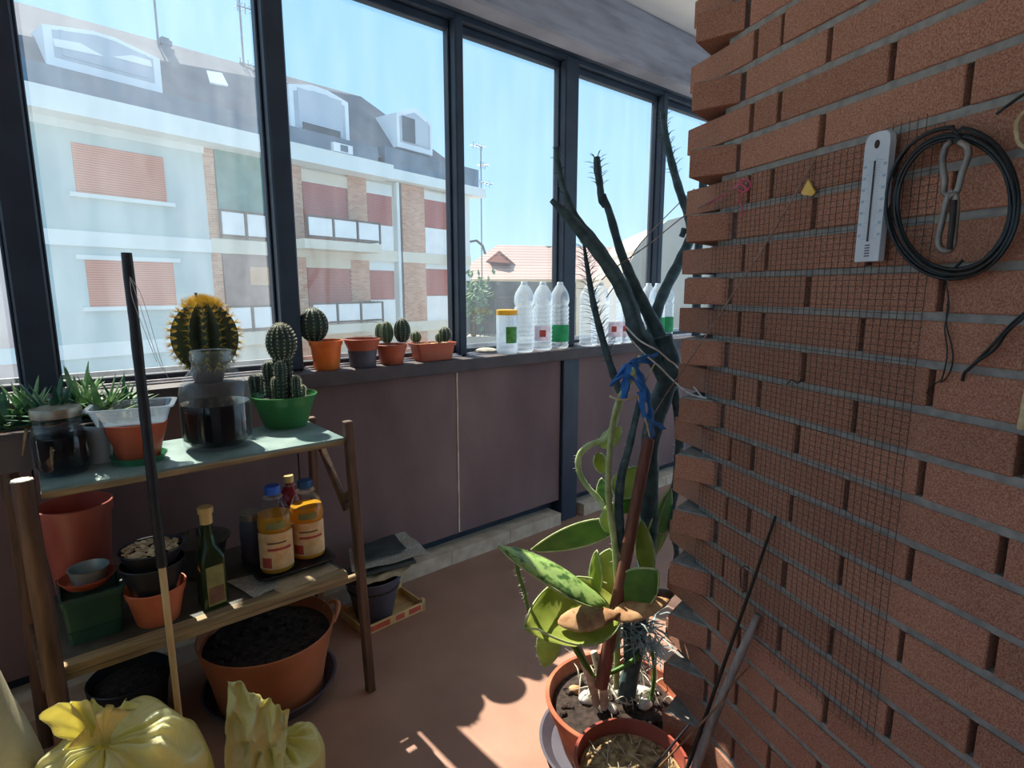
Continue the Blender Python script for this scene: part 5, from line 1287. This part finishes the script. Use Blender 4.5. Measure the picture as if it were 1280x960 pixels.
# stake, rag and cords
a, b = px([(751, 858, -.07), (811, 548, -.03)]); a.z = max(a.z, ZS_)
q = MB(); n = 12; q.tube([a.lerp(b, i/n) for i in range(n+1)], [.018-.0035*i/n+.0006*math.sin(i*1.9) for i in range(n+1)], 12, mod=lambda an, i: 1+.04*math.sin(3*an+i)); st = tag(q.build('plant_stake', 'stake', None, a, 50), 'thick red-brown wooden stake standing in the cactus pot', 'stake')
st['label'] = 'thick red-brown wooden stake standing in the cactus pot'
q = MB()
for pts, w_ in (([(764, 482, -.06), (775, 466, -.07), (790, 452, -.07), (804, 447, -.06), (820, 444, -.04)], .008), ([(784, 455, -.07), (782, 478, -.08), (780, 500, -.08)], .011), ([(792, 450, -.07), (799, 468, -.08), (808, 490, -.08), (813, 515, -.07), (815, 545, -.06)], .011), ([(766, 478, -.07), (782, 470, -.08), (798, 480, -.08), (806, 500, -.07)], .01), ([(800, 490, -.08), (806, 520, -.08), (822, 530, -.05), (828, 535, -.03)], .009), ([(770, 474, -.05), (800, 452, -.01), (836, 462, .06)], .008)):
    P = smoothpath(px(pts), 6); q.tube(P, [w_*(1+.3*math.sin(i*1.1)) for i in range(len(P))], 10, .45, mod=lambda an, i: 1+.18*math.sin(4*an+i*.5))
tag(q.build('rag', 'rag', None, px([(790, 455, -.06)])[0], 70), 'blue cloth strip knotted around the tall cactus stems', 'cloth')
def cordobj(name, paths, r, m, label, cat='cord'):
    q = MB()
    for P in paths: q.tube(smoothpath(P, 6), r, 6)
    return tag(q.build(name, m, None, paths[0][0], 60), label, cat)
wa = lambda u, v, off=.004: wuv(u, v, off)
n1 = W(.30, 1.13, .03)
cordobj('cord', [px([(782, 408, -.03), (800, 426, -.05), (822, 438, -.06), (836, 450, -.05), (848, 460, -.04)])+[wa(884, 504, .012)], px([(788, 424, -.05), (806, 443, -.06), (824, 458, -.06), (842, 476, -.05)])+[wa(862, 492, .012), wa(884, 498, .01)], [wa(862, 497, .012), wa(872, 502, .013), wa(884, 507, .01), wa(890, 502, .008), wa(880, 500, .008)]], .0022, 'cord', 'white cord tying the tall cactus to the brick wall')
cordobj('cord', [px([(762, 495, -.08), (772, 499, -.10), (786, 499, -.10), (797, 494, -.08), (806, 478, -.06), (818, 455, -.05)]), px([(797, 494, -.08), (803, 512, -.08), (808, 528, -.08), (812, 545, -.07)])], .0026, 'rope', 'beige cord looped around the pale stems below the blue rag')
cordobj('cord', [[wa(1018, 200, .012), wa(960, 300, .03), wa(905, 385, .05), wa(862, 450, .06)]+px([(840, 482, -.05), (830, 497, -.05), (815, 522, -.06), (806, 542, -.07)])], .0016, 'cord_brown', 'thin brown string running from the brick wall down to the cactus')
cordobj('cord', [[wa(928, 232, .012), wa(905, 242, .02), wa(880, 256, .03)]+px([(855, 270, .1), (810, 306, .06), (770, 334, .03), (752, 350, .0)])], .0016, 'cord_brown', 'upper string from the pink knot across to the cactus branches')
cordobj('cord', [px([(758, 372, .0), (780, 340, .05), (800, 305, .12)])+px([(845, 258, .28), (868, 236, .34)])], .0014, 'cord_brown', 'faint string rising from the cactus branch to the wall end')
cordobj('cord', [px([(852, 560, .0), (866, 575, .05)])+[wa(890, 545, .02)], px([(852, 560, .0), (838, 610, .0), (822, 660, -.02), (830, 668, -.02), (845, 660, 0)])], .0016, 'cord_brown', 'lower brown string between the cactus and the brick wall')
cordobj('string', [[wa(926, 225, .006), wa(922, 234, .012), wa(930, 240, .014), wa(938, 232, .012), wa(934, 224, .012), wa(926, 228, .014), wa(936, 238, .012)], [wa(928, 238, .012), wa(924, 250, .01), wa(928, 260, .008), wa(926, 270, .006)], [wa(926, 230, .01), wa(905, 243, .02), wa(885, 256, .03)]], .0016, 'pink', 'pink string knotted onto the brick wall')
# yellow tag hanging from a pin
p = wa(1013, 222, .006); q = MB(); P = [wa(1012, 224, .005), wa(1021, 240, .005), wa(1017, 245, .005), wa(1005, 244, .005), wa(1003, 241, .005)]
q.poly(P, -wn_*.004); q.bevel(.0008); tg_ = tag(q.build('hanging_tag', 'tag_yellow', None, p), 'small yellow teardrop tag hanging on the wire mesh', 'tag')
q = MB(); q.tube([wa(1013, 226, .006), wa(1016, 214, .006), wa(1017, 202, .004)], .0008, 5); q.build('loop', 'cord_brown', tg_)

# front pot with dry soil, canes
ZQ = .27
qc = onZ(792, 1000, ZQ); QC = V((qc.x, qc.y, 0)); rq = .13
QC = V((onD(789, 960, 1.13).x, onD(789, 960, 1.13).y, 0))
t = thing('flower_pot', 'terracotta pot of dry straw-strewn soil at the bottom edge, in front of the cactus pot', 'flower pot', QC)
ZQ = H-(1.13)*math.tan(math.atan((962-362)/722)) if False else .255
pot_obj(t, QC, rq*.72, rq, ZQ, 'red_pot', 'pot', .03, .006, wall=.008)
q = MB(); soil(q, QC, rq*.9, ZQ-.035, lumps=50); q.build('soil', 'dry_soil', t)
q = MB()
for i in range(60):
    a = random.uniform(0, 2*PI); d = rq*.8*math.sqrt(random.random()); p = V((QC.x+d*math.cos(a), QC.y+d*math.sin(a), ZQ-.027)); a2 = random.uniform(0, PI); e_ = V((math.cos(a2), math.sin(a2), random.uniform(0, .4)))*random.uniform(.015, .04); q.tube([p-e_*.5, p+e_*.5+V((0, 0, .004))], .0011, 4)
tag(q.build('straw', 'dry_twig', t), kind='stuff')
def stick(name, path, rs, m, label, cat='stick'):
    P = smoothpath(path, 5); q = MB(); q.tube(P, lerpr(rs, len(P)), 9, mod=lambda an, i: 1+.06*math.sin(3*an+i*1.7)); return tag(q.build(name, m, None, path[0], 60), label, cat)
stick('plant_cane', [onD(868, 962, 1.09), onP(905, 865, wp-wn_*.06, wn_), wuv(948, 768, .009)], [.0095, .0088, .0075], 'cane', 'grey weathered cane leaning on the brick wall from the front pot')
stick('thin_rod', [onD(858, 962, 1.09), onP(893, 864, wp-wn_*.06, wn_), onP(935, 745, wp-wn_*.03, wn_), wuv(969, 646, .006)], [.0042, .004, .0034, .0026], 'rod', 'thin black rod leaning on the brick wall beside the grey cane')
stick('twig', [V((QC.x+.03, QC.y-.03, ZQ-.04)), onP(890, 890, wp-wn_*.09, wn_), onP(915, 857, wp-wn_*.05, wn_), wuv(938, 831, .012)], [.0022, .002, .0017, .0012], 'twig', 'short brown twig crossing the grey cane')
stick('dry_stalk', [onD(815, 962, 1.14), onD(862, 905, 1.16)], [.003, .003, .002], 'black_pot', 'dark dry stalk sticking out of the front pot')

# ------------------------------------------------------------------ things on the brick wall
q = MB(); t0, t1 = (wuv(1154, 420)-wp).dot(dw), (wuv(888, 420)-wp).dot(dw); z0, z1 = wuv(1096, 932).z, wuv(1000, 200).z-.004
OFF = .004
def wob(tt_, z): return OFF+.003+.003*noise.noise(V((tt_*4, z*4, 2)))
nv, nh = 38, 96
for i in range(nv+1):
    tt_ = t0+(t1-t0)*i/nv; top_ = z1 if i > 8 else z1+(.018 if 1 < i < 7 else 0)
    zl = z0+(.03 if i > 18 else 0)
    P = [W(tt_+.001*noise.noise(V((i, k*.8, 0))), zl+(top_-zl)*k/14, wob(tt_, zl+(top_-zl)*k/14)) for k in range(15)]
    q.tube(P, .0005, 4)
for k in range(nh+1):
    z = z0+(z1-z0)*k/nh
    P = [W(t0+(t1-t0)*i/8, z+.001*noise.noise(V((i, k, 4))), wob(t0+(t1-t0)*i/8, z)+.0008) for i in range(9)]
    q.tube(P, .00038, 4)
tag(q.build('wire_mesh', 'wire', None, W(t0, z0, OFF)), 'dark wire mesh panel fixed on the brick wall', 'wire mesh')
# thermometer
p = wuv(1096, 244, .016); TB = wuv(1086, 328, .02)
t = thing('wall_thermometer', 'white plastic thermometer hanging on the brick wall', 'thermometer', TB)
u_ = -dw   # screen right
zt_, zb_ = wuv(1106, 163, .02).z, wuv(1086, 327, .02).z
cw = (wuv(1070, 326, .02)-wp).dot(dw); cw2 = (wuv(1100, 327, .02)-wp).dot(dw); tc_, hwid = (cw+cw2)/2, abs(cw-cw2)/2
def tp_(s, z, off): return W(tc_-s*hwid, z, off)
L_ = zt_-zb_
def tbox(s0, s1, z0, z1, o0, o1, name, m, bev=0, parent=None):
    q = MB(); q.hexa([tp_(s0, z0, o0), tp_(s1, z0, o0), tp_(s1, z0, o1), tp_(s0, z0, o1)], [tp_(s0, z1, o0), tp_(s1, z1, o0), tp_(s1, z1, o1), tp_(s0, z1, o1)])
    if bev: q.bevel(bev, 2)
    return q.build(name, m, parent or t)
q = MB(); ol = [tp_(-1, zb_, .012), tp_(1, zb_, .012)]
for i in range(9):
    a = PI*i/8; ol.append(tp_(math.copysign(abs(math.cos(a))**.6, math.cos(a)), zt_-.018+.018*math.sin(a)**.7 if math.sin(a) > 0 else zt_-.018, .012))
q.poly(ol, -wn_*.012); q.bevel(.0012, 2); bd_ = q.build('board', 'plastic_white', t)
q = MB(); rr = hwid*.2; cz = zt_-.018
ring = [(rr*math.cos(a)/hwid, cz+rr*1.5*math.sin(a)) for a in [2*PI*i/16 for i in range(16)]]
q.poly([tp_(s, z, .0242) for s, z in ring], -wn_*.0006); q.build('hanging_hole', 'joint', bd_)
tbox(-.05, .05, zb_+L_*.16, zb_+L_*.78, .024, .0262, 'glass_tube', 'ink_dark', 0)
tbox(-.12, .12, zb_+L_*.17, zb_+L_*.8, .0238, .0246, 'tube_channel', 'plastic_white', 0)
q = MB()
for i in range(31):
    z = zb_+L_*(.18+.6*i/30); s1 = .62 if i % 5 == 0 else .42
    for sg in (-1, 1):
        q.hexa([tp_(sg*.24, z, .0238), tp_(sg*s1, z, .0238), tp_(sg*s1, z, .0244), tp_(sg*.24, z, .0244)], [tp_(sg*.24, z+.0007, .0238), tp_(sg*s1, z+.0007, .0238), tp_(sg*s1, z+.0007, .0244), tp_(sg*.24, z+.0007, .0244)])
q.build('scale_marks', 'ink_blue', bd_)
q = MB()
for k_ in range(5):
    z = zb_+L_*.125-k_*.004; q.hexa([tp_(-.2, z, .0238), tp_(.2, z, .0238), tp_(.2, z, .0244), tp_(-.2, z, .0244)], [tp_(-.2, z+.0016, .0238), tp_(.2, z+.0016, .0238), tp_(.2, z+.0016, .0244), tp_(-.2, z+.0016, .0244)])
q.build('bulb_guard', 'ink_dark', bd_)
q = MB()
for i in range(7):
    z = zb_+L_*(.2+.58*i/6.5)
    for sg in (-.78, .78):
        q.hexa([tp_(sg-.12, z, .0238), tp_(sg+.12, z, .0238), tp_(sg+.12, z, .0243), tp_(sg-.12, z, .0243)], [tp_(sg-.12, z+.004, .0238), tp_(sg+.12, z+.004, .0238), tp_(sg+.12, z+.004, .0243), tp_(sg-.12, z+.004, .0243)])
q.build('scale_numbers', 'ink_blue', bd_)
# hook with coil
def wcoil(cu, cv, ru, rv, off, turns, jit, r, seed):
    P = []; n = 44
    for k in range(turns):
        for i in range(n):
            a = 2*PI*i/n+PI/2; f = 1+jit*math.sin(k*2.3+seed)+.012*noise.noise(V((math.cos(a)*1.5, math.sin(a)*1.5, k+seed)))
            P.append(wuv(cu+ru*f*math.cos(a)+2*math.sin(k*1.7), cv-rv*f*math.sin(a)+1.5*k*.6, off+.003*k+.004*math.sin(a*2+k)))
    return P
q = MB(); P = wcoil(1192, 252, 76, 87, .012, 6, .09, .003, 1.0); q.tube(P, .0023, 7)
cl = tag(q.build('cable_coil', 'cable', None, wuv(1192, 168, .02), 70), 'coil of dark cable hanging on the iron hook', 'cable')
q = MB(); q.tube(smoothpath([wuv(1204, 325, .02), wuv(1190, 338, .026), wuv(1182, 346, .018), wuv(1180, 356, .014)], 5), .002, 6); q.build('loose_end', 'cable', cl)
t = thing('iron_hook', 'grey twisted iron wire hook inside the cable coil', 'hook', wuv(1186, 318, .0))
q = MB(); q.tube(smoothpath([wuv(1190, 176, .002), wuv(1188, 178, .03), wuv(1181, 186, .034), wuv(1178, 205, .034), wuv(1181, 225, .034), wuv(1180, 240, .034), wuv(1188, 244, .038), wuv(1197, 238, .036), wuv(1203, 215, .034), wuv(1210, 196, .034), wuv(1209, 184, .034), wuv(1200, 178, .032)], 6), .0042, 8); q.build('upper_loop', 'iron', t, smooth=70)
q = MB(); q.tube(smoothpath([wuv(1190, 238, .036), wuv(1183, 252, .038), wuv(1178, 275, .038), wuv(1173, 298, .038), wuv(1175, 310, .038), wuv(1184, 314, .038), wuv(1191, 306, .038), wuv(1193, 285, .038), wuv(1195, 262, .038), wuv(1194, 244, .04), wuv(1186, 246, .044)], 6), .0042, 8); q.build('lower_loop', 'iron', t, smooth=70)
q = MB(); q.tube([wuv(1193, 250, .042), wuv(1190, 282, .042), wuv(1187, 312, .042)], [.0035, .004, .0035], 8); q.build('link', 'rod', t, smooth=70)
q = MB(); q.tube([wuv(1196, 176, -.01), wuv(1196, 176, .035)], .004, 8); q.build('nail', 'rod', t)
# loose wires
cordobj('thin_wire', [[wuv(1183, 352, .008), wuv(1186, 385, .007), wuv(1181, 410, .008), wuv(1184, 440, .007), wuv(1180, 465, .008), wuv(1176, 478, .006), wuv(1186, 468, .006), wuv(1191, 450, .008), wuv(1189, 430, .008), wuv(1183, 405, .008), wuv(1185, 375, .008)], [wuv(1178, 474, .006), wuv(1166, 482, .006), wuv(1158, 492, .006)]], .001, 'cable', 'thin dark wire dangling below the cable coil', 'wire')
cordobj('cable', [[wuv(1300, 372, .02), wuv(1280, 392, .02), wuv(1262, 408, .016), wuv(1240, 432, .012), wuv(1215, 458, .009), wuv(1206, 466, .008), wuv(1203, 476, .006)], [wuv(1300, 380, .02), wuv(1278, 398, .024), wuv(1258, 416, .02), wuv(1244, 436, .014), wuv(1222, 452, .012), wuv(1210, 463, .009)]], .0022, 'cable', 'twisted black cable end at the right edge below the coil', 'cable')
cordobj('cable', [[wuv(1246, 142, .008), wuv(1262, 130, .012), wuv(1280, 118, .012), wuv(1310, 104, .012)]], .002, 'cable', 'short black cable above the coil at the right edge', 'cable')
cordobj('rope', [[wuv(1310, 128, .012), wuv(1284, 138, .014), wuv(1272, 152, .014), wuv(1271, 168, .014), wuv(1277, 182, .013), wuv(1300, 190, .012)]], .0026, 'rope', 'loop of beige rope at the right edge next to the coil', 'rope')
cordobj('thin_wire', [[wuv(984, 480, .011), wuv(990, 475, .016), wuv(997, 479, .016), wuv(1002, 474, .013)]], .0011, 'cable', 'tiny dark wire twist on the middle of the wire mesh', 'wire')
cordobj('thin_wire', [[wuv(926, 735, .004), wuv(926, 712, .006), wuv(932, 708, .01), wuv(937, 711, .008)]], .0013, 'wire', 'small bent wire clip low on the brick wall', 'wire')
stick('wood_strip', [wuv(1277, 536, .008), wuv(1283, 505, .009), wuv(1290, 470, .01)], [.005, .005, .005], 'rope', 'pale yellow stick end at the right edge of the brick wall')
